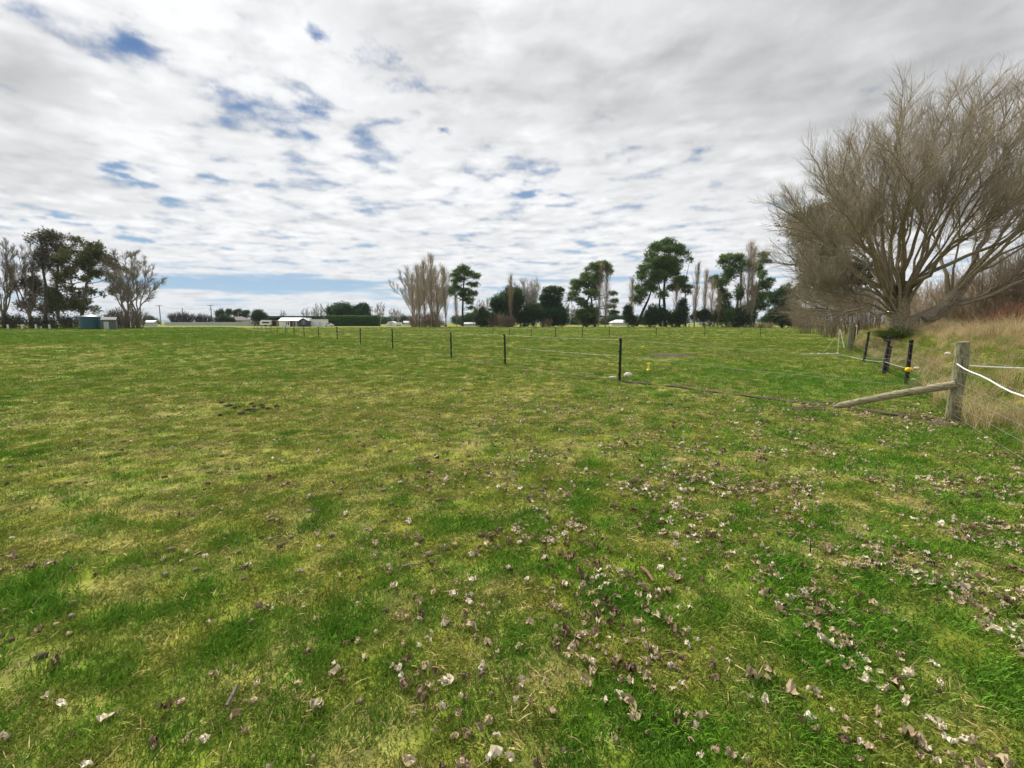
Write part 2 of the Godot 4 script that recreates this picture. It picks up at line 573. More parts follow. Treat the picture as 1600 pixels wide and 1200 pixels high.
func build_leaves() -> void:
	var rng := RandomNumberGenerator.new()
	rng.seed = 23
	var mat := plain_material(Color.WHITE, 0.75)
	mat.backlight_enabled = true
	mat.backlight = Color(0.25, 0.22, 0.2)
	var meshes: Array = []
	for k in 8:
		meshes.append(leaf_mesh(rng, rng.randf_range(0.048, 0.066), rng.randf_range(0.019, 0.028), [0.5, -0.7, 1.2, 0.9, -1.3, 1.7, 0.3, 2.1][k], [0.4, 0.9, 0.7, 1.4, 0.5, 1.1, 1.9, 0.8][k], mat))
	var found := []
	var clump := FastNoiseLite.new()
	clump.seed = 9
	clump.frequency = 0.9
	for i in 80000:
		var r := sqrt(rng.randf_range(0.7, 900.0))
		if i < 42000:
			r = sqrt(rng.randf_range(0.7, 110.0))
		var t := rng.randf_range(-0.95, 0.98)
		var x := sin(t) * r
		var z := 0.1 - cos(t) * r
		var want := 0.06 + 0.74 * smoothstep(-0.45, 0.85, t + 0.22 - 0.035 * r + 0.25 * smoothstep(2.6, 1.5, r))
		want *= 1.0 - 0.70 * smoothstep(3.2, 8.0, r)
		want *= 1.0 - 0.75 * smoothstep(10.0, 20.0, r)
		want += 0.55 * exp(-(pow(x - 7.6, 2) / 3.0 + pow(z + 9.6, 2) / 4.5))
		want *= clampf(0.55 + 1.9 * clump.get_noise_2d(x, z), 0.06, 1.7)
		if fence_side(x, z) > 1.5:
			want *= 0.2
		if rng.randf() > want:
			continue
		var pale := rng.randf()
		var col: Color
		if pale < 0.26:
			col = Color(0.55, 0.475, 0.34).lerp(Color(0.80, 0.73, 0.58), rng.randf() * rng.randf())
		elif pale < 0.76:
			col = Color(0.275, 0.205, 0.112).lerp(Color(0.47, 0.38, 0.235), rng.randf())
		else:
			col = Color(0.12, 0.080, 0.040).lerp(Color(0.21, 0.15, 0.08), rng.randf())
		var s := 0.50 + 1.0 * rng.randf() * rng.randf()
		found.append([s / r, Vector2(x, z), s, col, pale, rng.randi() % 8, rng.randf() * TAU, rng.randfn() * 0.32, rng.randfn() * 0.32 + (PI if rng.randf() < 0.5 else 0.0)])
	found.sort_custom(func(p, q): return p[0] > q[0])
	var one_by_one := 0
	var rest := []
	var tints := []
	var mats := {}
	for f in found:
		var p: Vector2 = f[1]
		var place := Transform3D((Basis(Vector3.UP, f[6]) * Basis(Vector3.RIGHT, f[7]) * Basis(Vector3.BACK, f[8])).scaled(Vector3.ONE * f[2]), on_land(p.x, p.y, 0.021 + 0.008 * absf(f[7])))
		if one_by_one < 290 and p.y < -1.25 and absf(p.x) < -p.y * 1.02:
			one_by_one += 1
			var kind := 0 if f[4] < 0.26 else 1 if f[4] < 0.76 else 2
			var step := int(f[4] * 20.0)
			if not mats.has(step):
				var m2: StandardMaterial3D = mat.duplicate()
				m2.albedo_color = (f[3] as Color).linear_to_srgb()
				mats[step] = m2
			var o := MeshInstance3D.new()
			o.name = numbered(["pale_leaf", "brown_leaf", "dark_leaf"][kind])
			o.mesh = meshes[f[5]]
			o.material_override = mats[step]
			add_child(o)
			o.transform = place
			tag(o, ["pale grey dry leaf lying on the paddock grass", "mid brown dry leaf lying curled on the paddock grass", "dark brown rotting leaf lying in the paddock grass"][kind], "leaf", ["pale fallen leaves", "brown fallen leaves", "dark fallen leaves"][kind])
		else:
			rest.append(place)
			tints.append(f[3])
	scatter("fallen_leaves", "dry fallen leaves strewn thickly over the grass", meshes, rest, tints)

# ---------------------------------------------------------------- trees
func bend(rng: RandomNumberGenerator, at: Vector3, dir: Vector3, l: float, steps: int, wander: float, lift: float) -> PackedVector3Array:
	var pts := PackedVector3Array([at])
	var d := dir.normalized()
	for i in steps:
		d = (d + Vector3(rng.randfn(), rng.randfn(), rng.randfn()) * wander + Vector3.UP * lift).normalized()
		at += d * l / steps
		pts.append(at)
	return pts

func radii(n: int, r0: float, r1: float) -> PackedFloat32Array:
	var r := PackedFloat32Array()
	for i in n:
		r.append(lerpf(r0, r1, float(i) / (n - 1)))
	return r

func along(pts: PackedVector3Array, t: float) -> Vector3:
	var f := t * (pts.size() - 1)
	var i := mini(int(f), pts.size() - 2)
	return pts[i].lerp(pts[i + 1], f - i)

func heading(pts: PackedVector3Array, t: float) -> Vector3:
	var i := mini(int(t * (pts.size() - 1)), pts.size() - 2)
	return (pts[i + 1] - pts[i]).normalized()

func off_axis(rng: RandomNumberGenerator, d: Vector3, ang: float) -> Vector3:
	var s := d.cross(Vector3(rng.randfn(), rng.randfn(), rng.randfn())).normalized()
	return d.rotated(s, ang)

func tone(rng: RandomNumberGenerator, c: Color, by := 0.2) -> Color:
	var k := rng.randf_range(1.0 - by, 1.0 + by)
	return Color(c.r * k, c.g * k, c.b * k)

# side shoots of a branch, then theirs; counts, lengths and radii per level
func shoots(b: Buf, twigs: Buf, rng: RandomNumberGenerator, pts: PackedVector3Array, r: float, level: int, o: Dictionary) -> void:
	var counts: Array = o.counts
	if level >= counts.size():
		return
	var last := level == counts.size() - 1
	for i in int(counts[level]):
		var t := lerpf(o.from[level], 1.0, (i + rng.randf()) / counts[level])
		var d := off_axis(rng, heading(pts, t), o.angle[level] * rng.randf_range(0.7, 1.25))
		d = (d + Vector3.UP * o.up[level]).normalized()
		var l: float = o.length[level] * rng.randf_range(0.55, 1.15) * (1.0 - o.taper * t)
		var q := bend(rng, along(pts, t), d, l, o.steps[level], o.wander, o.lift[level])
		var r1: float = minf(o.radius[level], r * 0.8) * rng.randf_range(0.75, 1.15)
		(twigs if last else b).tube(q, radii(q.size(), r1, r1 * (0.45 if last else 0.4)), 3 if last or r1 < 0.02 else 5, tone(rng, o.twig if last else o.bark, 0.22))
		shoots(b, twigs, rng, q, r1, level + 1, o)

func bare_tree(called: String, label: String, at: Vector3, limbs: Array, o: Dictionary, seed_: int, group := "") -> Node3D:
	# limbs: [start, first heading, tip, radius]
	var rng := RandomNumberGenerator.new()
	rng.seed = seed_
	var tree := thing(called, label, "tree", at, 0.0, group)
	var branches := Buf.new()
	var twigs := Buf.new()
	var trunk := Buf.new()
	for t in o.trunks:
		var p := PackedVector3Array(t[0])
		trunk.tube(p, PackedFloat32Array(t[1]), 10, o.bark, true)
	if not trunk.empty():
		part("trunk", trunk, o.material, tree)
	for m in limbs:
		var a: Vector3 = m[0]
		var e: Vector3 = m[2]
		var mid: Vector3 = a + (m[1] as Vector3).normalized() * a.distance_to(e) * 0.5
		var pts := PackedVector3Array()
		var n := 9
		for i in n:
			var t := float(i) / (n - 1)
			var p := a.lerp(mid, t).lerp(mid.lerp(e, t), t)
			if i > 0:
				p += Vector3(rng.randfn(), rng.randfn(), rng.randfn()) * o.crook
			pts.append(p)
		var limb := Buf.new()
		limb.tube(pts, radii(n, m[3], maxf(0.015, m[3] * 0.12)), 7, tone(rng, o.bark, 0.12))
		part("limb", limb, o.material, tree)
		shoots(branches, twigs, rng, pts, m[3] * 0.5, 0, o)
	if not branches.empty():
		stuff_part("branches", branches, o.material, tree)
	stuff_part("twigs", twigs, o.twig_material, tree)
	return tree

func evergreen(called: String, label: String, at: Vector3, stems: Array, lobes: Array, o: Dictionary, seed_: int, category := "tree", group := "") -> Node3D:
	# lobes: [x, y, half width, half height] of each spray of foliage, in metres from the foot of the tree
	var rng := RandomNumberGenerator.new()
	rng.seed = seed_
	var tree := thing(called, label, category, at, 0.0, group)
	var mid: float = 0.0
	for p in lobes:
		mid += p[0] / lobes.size()
	var reach: float = 0.0
	for p in lobes:
		reach = maxf(reach, absf(p[0] - mid) + p[2] * 0.5)
	var all_stems := Buf.new()
	var k := 0
	for s in stems:
		var trunk := Buf.new()
		var pts := PackedVector3Array(s[0])
		var fine_pts := PackedVector3Array()
		for i in 9:
			fine_pts.append(along(pts, i / 8.0) + (Vector3(rng.randfn(), 0, rng.randfn()) * 0.06 if i > 0 else Vector3.ZERO))
		trunk.tube(fine_pts, radii(9, s[1], s[1] * 0.3), 8, o.bark, true)
		part("trunk", trunk, o.material, tree)
		k += 1
	var crown := Buf.new()
	var branches := Buf.new()
	var fuller := []
	for p in lobes:
		fuller.append(p)
		var t := rng.randf() * TAU
		fuller.append([p[0] + cos(t) * p[2] * 0.75, p[1] + sin(t) * p[3] * 0.8, p[2] * 0.72, p[3] * 0.8])
	for p in fuller:
		var room: float = sqrt(maxf(0.05, 1.0 - pow((p[0] - mid) / (reach + 0.01), 2))) * reach * o.depth * 0.75
		var c := Vector3(p[0], p[1], rng.randf_range(-1, 1) * room)
		var rz: float = (p[2] + p[3]) * 0.5
		if stems.size() > 0:
			var s: Array = stems[rng.randi() % stems.size()][0]
			var sp := PackedVector3Array(s)
			var foot := sp[sp.size() - 1]
			var best := 1e9
			for st in stems:
				var q := PackedVector3Array(st[0])
				for i in 9:
					var w := along(q, i / 8.0)
					var cost := w.distance_to(c) + maxf(0.0, w.y - c.y + 0.5) * 3.0
					if cost < best:
						best = cost
						foot = w
			var l := foot.distance_to(c)
			var q2 := PackedVector3Array([foot, foot.lerp(c, 0.5) + Vector3(0, -0.05 * l, 0), c])
			branches.tube(q2, radii(3, clampf(l * 0.022, 0.05, 0.2), 0.03), 5, tone(rng, o.bark))
		var base := tone(rng, o.leaf, 0.12)
		var n := int(clampf((p[2] * p[3] + p[2] * rz) * o.density * 0.95, 18, 1000))
		for i in n:
			var d := Vector3(rng.randfn(), rng.randfn(), rng.randfn()).normalized()
			if d.y < -0.25 and rng.randf() < o.hollow:
				d.y = -d.y
			var f := absf(rng.randfn() * 0.28 + 0.72)
			var w := c + Vector3(d.x * p[2] * 1.15, d.y * p[3] * 1.4, d.z * rz) * f
			crown.spray(w, (d + Vector3.UP * o.rise).normalized(), o.size, o.width, o.blades, rng, tone(rng, base.lerp(o.leaf2, rng.randf() * rng.randf()), 0.25), (d + Vector3.UP * 0.4).normalized())
	if not branches.empty():
		stuff_part("branches", branches, o.material, tree)
	stuff_part("crown", crown, o.leaf_material, tree)
	return tree

var poplars := {}
func poplar(label: String, at: Vector3, h: float, spread: float, seed_: int, o: Dictionary, base := 0.08) -> void:
	var rng := RandomNumberGenerator.new()
	rng.seed = seed_
	var tree := thing("poplar_tree", label, "tree", at, 0.0, "bare upright poplars along the far edge of the paddock")
	var trunk := Buf.new()
	var pts := bend(rng, Vector3(0, -0.2, 0), Vector3.UP, h + 0.2, 8, 0.012, 0.02)
	trunk.tube(pts, radii(9, h * 0.011, 0.03), 7, o.bark)
	part("trunk", trunk, o.material, tree)
	var branches := Buf.new()
	var twigs := Buf.new()
	var n := int(h * 4.4)
	for i in n:
		var t := lerpf(base, 0.96, (i + rng.randf()) / n)
		var a := rng.randf() * TAU
		var out := spread * (1.7 + 1.4 * sin(PI * clampf(t * 1.1, 0, 1)))
		var d := Vector3(cos(a) * out, 1.0, sin(a) * out).normalized()
		var l := minf(h * rng.randf_range(0.18, 0.36), h * (1.03 - t))
		var q := bend(rng, along(pts, t), d, l, 3, 0.05, 0.14)
		branches.tube(q, radii(4, 0.04, 0.016), 4, tone(rng, o.bark))
		for j in 9:
			var q2 := bend(rng, along(q, rng.randf()), (heading(q, 0.6) + Vector3(rng.randfn() * 0.45, 0.1, rng.randfn() * 0.45)).normalized(), rng.randf_range(0.7, 1.9), 2, 0.06, 0.12)
			twigs.tube(q2, radii(3, o.twig_radius, o.twig_radius * 0.6), 3, tone(rng, o.twig, 0.25))
	stuff_part("branches", branches, o.material, tree)
	stuff_part("twigs", twigs, o.twig_material, tree)

func thicket(called: String, label: String, category: String, at: Vector3, size: Vector3, stems: int, o: Dictionary, seed_: int, group := "") -> Node3D:
	# a bare bush: stems rising from its foot, each with side twigs
	var rng := RandomNumberGenerator.new()
	rng.seed = seed_
	var bush := thing(called, label, category, at, 0.0, group)
	var b := Buf.new()
	var twigs := Buf.new()
	for i in stems:
		var t := rng.randf() * TAU
		var f := sqrt(rng.randf())
		var foot := Vector3(cos(t) * f * size.x * 0.32, -0.1, sin(t) * f * size.z * 0.32)
		var tip := Vector3(cos(t) * f * size.x * 0.5, size.y * rng.randf_range(0.7, 1.0) * sqrt(1.0 - 0.55 * f * f), sin(t) * f * size.z * 0.5)
		var q := bend(rng, foot, tip - foot + Vector3(0, 0.3, 0), foot.distance_to(tip), 5, 0.09, 0.02)
		b.tube(q, radii(6, o.stem_radius * rng.randf_range(0.5, 1.3), o.twig_radius), 4, tone(rng, o.bark, 0.3))
		for j in int(o.twigs):
			var u := lerpf(0.12, 1.0, (j + rng.randf()) / o.twigs)
			var d := (off_axis(rng, heading(q, u), rng.randf_range(0.3, 0.9)) + Vector3.UP * 0.15).normalized()
			var l: float = size.y * rng.randf_range(0.08, 0.24)
			var q2 := bend(rng, along(q, u), d, l, 2, 0.14, 0.06)
			twigs.tube(q2, radii(3, o.twig_radius, o.twig_radius * 0.6), 3, tone(rng, o.twig, 0.3))
	stuff_part("stems", b, o.material, bush)
	stuff_part("twigs", twigs, o.twig_material, bush)
	return bush

func hedge(called: String, label: String, at: Vector3, size: Vector3, turn: float, o: Dictionary, seed_: int) -> void:
	var rng := RandomNumberGenerator.new()
	rng.seed = seed_
	var root := thing(called, label, "hedge", at, turn)
	var core := Buf.new()
	core.box(Vector3(0, -0.3, 0), size + Vector3(-0.6, 0.0, -0.6), Color(o.leaf.r * 0.8, o.leaf.g * 0.8, o.leaf.b * 0.8), 0.0, 0.3)
	part("branches", core, o.leaf_material, root)
	var b := Buf.new()
	for i in int((size.x * size.y * 2.0 + size.x * size.z) * o.density):
		var p := Vector3(rng.randf_range(-0.5, 0.5) * size.x, rng.randf() * size.y, (0.5 if rng.randf() < 0.6 else -0.5) * size.z)
		var d := Vector3(0, 0.3, signf(p.z))
		if rng.randf() < 0.3:
			p.y = size.y + rng.randfn() * 0.12
			p.z = rng.randf_range(-0.5, 0.5) * size.z
			d = Vector3.UP
		elif rng.randf() < 0.1:
			p.x = signf(p.x) * size.x * 0.5
			p.z *= rng.randf_range(-1, 1)
			d = Vector3(signf(p.x), 0.2, 0)
		b.spray(p, d, o.size, o.width, o.blades, rng, tone(rng, o.leaf.lerp(o.leaf2, rng.randf()), 0.25), (d + Vector3.UP * 0.3).normalized())
	stuff_part("leaves", b, o.leaf_material, root)

# ---------------------------------------------------------------- sky
const EXPOSURE := 3.25
const SKY_WIDE := 3072

func sky_marks(marks: Array, img_w: int, img_h: int, which: int) -> PackedFloat32Array:
	# soft ellipses of thinner cloud (0) or of grey cloud (1), in degrees of azimuth and elevation
	var sw := 768
	var sh := 192
	var f := PackedFloat32Array()
	f.resize(sw * sh)
	for m in marks:
		for j in sh:
			var e := (1.0 - (j + 0.5) / sh) * 90.0
			var q: float = pow((e - m[1]) / m[3], 2)
			if q > 9.0:
				continue
			for i in sw:
				var az := ((i + 0.5) / sw - 0.5) * 360.0
				var d: float = pow((az - m[0]) / m[2], 2) + q
				if d < 9.0:
					f[j * sw + i] += m[4] * exp(-d)
	var im := Image.create_from_data(sw, sh, false, Image.FORMAT_RF, f.to_byte_array())
	im.resize(img_w, img_h, Image.INTERPOLATE_BILINEAR)
	return im.get_data().to_float32_array()

func build_sky() -> ImageTexture:
	var w := SKY_WIDE
	var h := w / 2
	var thin := sky_marks([[-21.07, 27.56, 1.88, 2.5, 1.0], [-21.9, 28.84, 1.54, 1.19, 0.5], [-28.36, 26.67, 1.96, 1.18, 0.45], [-37.21, 23.58, 1.85, 1.0, 0.42], [-35.4, 26.03, 1.44, 0.62, 0.5], [-18.04, 25.51, 1.97, 0.84, 0.6], [-12.79, 23.93, 1.52, 0.67, 0.4], [-8.69, 20.77, 1.86, 1.45, 1.0], [-21.45, 21.22, 1.59, 0.67, 0.6], [-21.89, 18.91, 1.4, 0.58, 0.6], [-30.05, 18.91, 1.66, 0.65, 0.3], [-34.5, 23.16, 1.48, 0.57, 0.3], [-38.8, 13.52, 2.07, 0.69, 1.15], [-37.05, 12.77, 1.54, 0.6, 1.0], [-30.97, 13.69, 1.38, 0.46, 0.8], [-35.73, 11.55, 1.09, 0.62, 0.7], [-23.31, 15.82, 1.0, 0.85, 0.4], [-26.3, 11.56, 2.76, 0.37, 0.6], [-17.35, 11.76, 2.76, 0.33, 0.4], [1.85, 14.99, 3.1, 0.93, 1.15], [4.82, 13.95, 1.62, 0.94, 0.6], [-5.48, 18.96, 2.19, 0.62, 0.4], [5.15, 16.89, 1.6, 0.51, 0.4], [25.27, 18.47, 2.8, 1.03, 0.65], [24.17, 16.9, 2.69, 1.18, 0.5], [21.19, 14.34, 2.84, 1.0, 0.3], [-43.95, 8.82, 3.91, 0.46, 1.5], [-40.79, 8.15, 4.1, 0.54, 1.2], [-36.78, 7.47, 3.0, 0.41, 0.8], [-44.02, 8.05, 2.41, 0.26, 0.6]], w, h / 2, 0)
	var grey := sky_marks([[34.44, 23.87, 15.97, 8.53, 0.75], [14.09, 25.43, 15.91, 6.21, 0.45], [41.71, 15.98, 8.71, 8.15, 0.4], [-43.64, 19.53, 3.8, 2.48, 0.6], [-43.78, 12.56, 4.76, 2.09, 0.55], [-29.19, 19.48, 3.43, 1.63, 0.25], [-7.1, 28.53, 10.66, 3.14, 0.18], [2.18, 22.75, 9.98, 2.37, 0.2], [-44.71, 16.16, 3.09, 1.39, 0.3]], w, h / 2, 1)
	var low := sky_marks([[-25.53, 3.93, 11.38, 0.61, 1.15], [-33.53, 4.0, 6.2, 0.75, 1.3], [-17.65, 4.58, 6.4, 0.57, 0.9], [7.55, 4.98, 8.7, 0.26, 0.9], [-14.9, 3.06, 4.35, 0.51, 0.7], [-20.42, 3.25, 4.11, 0.35, 0.6], [-28.05, 2.26, 2.43, 0.2, 0.3], [-7.55, 5.05, 4.51, 0.22, 0.5]], w, h / 2, 0)
	var big := FastNoiseLite.new()
	big.seed = 3
	big.frequency = 0.42
	big.fractal_octaves = 3
	var cell := FastNoiseLite.new()
	cell.seed = 8
	cell.frequency = 1.5
	cell.fractal_octaves = 6
	cell.fractal_gain = 0.55
	cell.domain_warp_enabled = true
	cell.domain_warp_amplitude = 0.35
	cell.domain_warp_frequency = 1.1
	var rib := FastNoiseLite.new()
	rib.seed = 21
	rib.frequency = 2.6
	rib.fractal_octaves = 4
	var puff := FastNoiseLite.new()
	puff.noise_type = FastNoiseLite.TYPE_CELLULAR
	puff.cellular_return_type = FastNoiseLite.RETURN_DISTANCE
	puff.cellular_jitter = 1.0
	puff.seed = 12
	puff.frequency = 2.7
	puff.fractal_octaves = 2
	puff.domain_warp_enabled = true
	puff.domain_warp_amplitude = 0.30
	puff.domain_warp_frequency = 1.6
	puff.domain_warp_fractal_octaves = 4
	var bank := FastNoiseLite.new()
	bank.seed = 5
	bank.frequency = 1.0
	bank.fractal_octaves = 5
	var out := PackedFloat32Array()
	out.resize(w * h * 3)
	var half := h / 2
	for j in half + 2:
		var e := maxf((0.5 - (j + 0.5) / h) * PI, 0.0005)
		var jj := mini(j, half - 1)
		var reach := cos(e) / (sin(e) + 0.03)
		var deg := rad_to_deg(e)
		var near_low := smoothstep(7.2, 4.6, deg)
		# clear air: deep overhead, pale towards the horizon
		var clear := Color(0.075, 0.17, 0.42).lerp(Color(0.47, 0.68, 0.85), pow(1.0 - clampf(deg / 34.0, 0, 1), 1.6))
		clear = clear.lerp(Color(0.74, 0.80, 0.84), smoothstep(3.2, 0.0, deg))
		var i := 0
		while i < w:
			var az := ((i + 0.5) / w - 0.5) * TAU
			var step := 1 if absf(az) < 1.05 and deg < 50.0 else 3
			var px := sin(az) * reach
			var pz := cos(az) * reach
			var k := jj * w + i
			var b := big.get_noise_2d(px, pz)
			var c := cell.get_noise_2d(px * 1.05, pz * 0.9)
			var r := rib.get_noise_2d(px * 0.9 + pz * 0.25, pz * 1.15)
			var ragged := rib.get_noise_2d(px * 1.7 + 60.0, pz * 1.7) + 0.6 * cell.get_noise_2d(px * 2.4, pz * 2.4 + 44.0)
			var dull := clampf(grey[k] + 0.45 * smoothstep(0.12, 0.5, b) * (0.0 if step == 1 else 1.0), 0.0, 1.0)
			var p := -puff.get_noise_2d(px * 1.15 + pz * 0.15, pz * 1.2) * 2.1 - 0.85   # high in the middle of a cloudlet
			var cov := 0.33 + 0.70 * c + 0.26 * b + 0.50 * p + 0.55 * dull - 0.85 * thin[k] * (0.34 + 0.9 * ragged - 0.5 * p)
			var crisp := cell.get_noise_2d(px * 3.1 + 12.0, pz * 3.1)
			cov += 0.22 * crisp
			var alpha := smoothstep(-0.26, 0.40, cov)
			var thick := smoothstep(0.35, 1.1, cov)
			var shade := cell.get_noise_2d(px * 0.55 + 31.0, pz * 0.55)
			var v := 0.86 + 0.20 * p + 0.16 * c + 0.12 * crisp - 0.27 * thick * smoothstep(-0.25, 0.5, shade) - 0.10 * smoothstep(0.0, 0.6, -r)
			v = lerpf(v, 0.50 + 0.18 * c + 0.10 * r + 0.16 * shade + 0.06 * p, dull * 0.88)
			if near_low > 0.0:
				var s := bank.get_noise_2d(az * 4.0, deg * 1.1)
				var s2 := bank.get_noise_2d(az * 14.0 + 9.0, deg * 2.6)
				var cov2 := 0.50 + 1.0 * s + 0.55 * s2 - low[k] * (0.52 + 0.8 * s2 + 0.6 * s)
				alpha = lerpf(alpha, smoothstep(-0.05, 0.42, cov2), near_low)
				v = lerpf(v, 0.93 - 0.22 * smoothstep(0.1, 0.6, s2 + 0.4 * s), near_low)
			v = clampf(v, 0.3, 1.02)
			var q := clear.lerp(Color(v * 0.985, v * 0.995, v * 1.01), alpha)
			for n in mini(step, w - i):
				var at := (j * w + (i + n + h) % w) * 3   # the panorama begins straight ahead
				out[at] = q.r / EXPOSURE
				out[at + 1] = q.g / EXPOSURE
				out[at + 2] = q.b / EXPOSURE
			i += step
	for j in range(half + 2, h):
		for n in w:
			var at := (j * w + n) * 3
			out[at] = 0.10
			out[at + 1] = 0.11
			out[at + 2] = 0.05
	return ImageTexture.create_from_image(Image.create_from_data(w, h, false, Image.FORMAT_RGBF, out.to_byte_array()))

# ---------------------------------------------------------------- the place
func _ready() -> void:
	var camera := Camera3D.new()
	camera.name = "camera"
	add_child(camera)
	camera.position = Vector3(0, CAMERA_HEIGHT, 0)
	camera.rotation_degrees = Vector3(-7.4, 0, 0)
	camera.fov = 78.1
	camera.near = 0.05
	camera.far = 30000.0
	camera.current = true
	var env := Environment.new()
	env.background_mode = Environment.BG_SKY
	var sky := Sky.new()
	var pan := PanoramaSkyMaterial.new()
	pan.panorama = build_sky()
	sky.sky_material = pan
	env.sky = sky
	env.tonemap_mode = Environment.TONE_MAPPER_LINEAR
	env.tonemap_exposure = EXPOSURE
	env.sdfgi_enabled = true
	env.ssao_enabled = true
	env.ssil_enabled = true
	env.fog_enabled = true
	env.fog_density = FOG
	env.fog_light_color = Color(0.80, 0.86, 0.93)
	var we := WorldEnvironment.new()
	we.name = "world_environment"
	we.environment = env
	add_child(we)
	var sun := DirectionalLight3D.new()
	sun.name = "sun"
	sun.light_energy = 0.5
	sun.light_color = Color(1.0, 0.965, 0.90)
	sun.light_angular_distance = 10.0
	sun.shadow_enabled = true
	sun.rotation_degrees = Vector3(-46, 0, 0)
	sun.rotation.y = deg_to_rad(180.0 + 38.0)   # high over the trees ahead, to the left
	add_child(sun)

	land.seed = 4
	land.frequency = 0.16
	land.fractal_octaves = 4
	patch.seed = 17
	patch.frequency = 0.5
	patch.fractal_octaves = 4
	fine.seed = 2
	fine.frequency = 2.0
	build_ground()
	build_bare_soil()
	build_hills()
	build_far_buildings()
	build_far_trees()
	build_near_trees()
	build_fences()
	build_small_things()
	build_leaves()
	build_grass()

const FOG := 0.00012

func build_hills() -> void:
	var b := Buf.new()
	var f := FastNoiseLite.new()
	f.seed = 6
	f.frequency = 0.00035
	var n := 90
	var rows := [0.0, 0.5, 1.0, 0.6, 0.0]
	for i in n:
		for j in 4:
			var q := []
			for s in [[i, j], [i + 1, j], [i + 1, j + 1], [i, j + 1]]:
				var x: float = lerpf(-8500, 8500, float(s[0]) / n)
				var hh: float = (62.0 + 55.0 * f.get_noise_2d(x, 0) + 18.0 * f.get_noise_2d(x * 4.0, 50.0)) * rows[s[1]]
				q.append(Vector3(x, hh - 3.0, -6200.0 - 350.0 * s[1] + 300.0 * f.get_noise_2d(x, 900.0)))
			b.quad(q[0], q[3], q[2], q[1], ((q[2] as Vector3) - q[0]).cross((q[3] as Vector3) - q[0]).normalized(), Color(0.085, 0.11, 0.10))
	var o := part("hills", b, plain_material(Color.WHITE, 0.95), self)
	o.set_meta("kind", "structure")
	o.set_meta("label", "low blue hills on the horizon")

# ---------------------------------------------------------------- buildings far off
func window(parent: Node, at: Vector3, w: float, h: float, white: Material, glass: Material) -> void:
	# facing +z, at = middle of its sill on the wall
	var b := Buf.new()
	b.box(at + Vector3(0, 0, 0.03), Vector3(w, h, 0.06))
	var o := part("window", b, white, parent)
	var g := Buf.new()
	g.box(at + Vector3(-w * 0.24, 0.08, 0.045), Vector3(w * 0.40, h - 0.16, 0.05))
	part("pane", g, glass, o)
	var g2 := Buf.new()
	g2.box(at + Vector3(w * 0.24, 0.08, 0.045), Vector3(w * 0.40, h - 0.16, 0.05))
	part("pane", g2, glass, o)

func gable_roof(b: Buf, at: Vector3, w: float, dep: float, rise: float, over := 0.3) -> void:
	# ridge along x; at = middle of the eaves plane
	var x := w * 0.5 + over
	var z := dep * 0.5 + over
	var t := 0.12
	for s in [1.0, -1.0]:
		var e0 := at + Vector3(-x, -over * rise / dep, z * s)
		var e1 := at + Vector3(x, -over * rise / dep, z * s)
		var r0 := at + Vector3(-x, rise, 0)
		var r1 := at + Vector3(x, rise, 0)
		if s > 0:
			b.face(r0, r1, e1, e0, Color.WHITE)
		else:
			b.face(r1, r0, e0, e1, Color.WHITE)
		var d := Vector3.DOWN * t
		if s > 0:
			b.face(e0, e1, e1 + d, e0 + d, Color.WHITE)
		else:
			b.face(e1, e0, e0 + d, e1 + d, Color.WHITE)
		b.face(r0 + d, e0 + d, e0, r0, Color.WHITE)
		b.face(r1, e1, e1 + d, r1 + d, Color.WHITE)
	
func gable_end(b: Buf, at: Vector3, dep: float, rise: float, sx: float) -> void:
	b.tri(at + Vector3(0, 0, -dep * 0.5), at + Vector3(0, rise, 0), at + Vector3(0, 0, dep * 0.5), Vector3(sx, 0, 0), Color.WHITE)

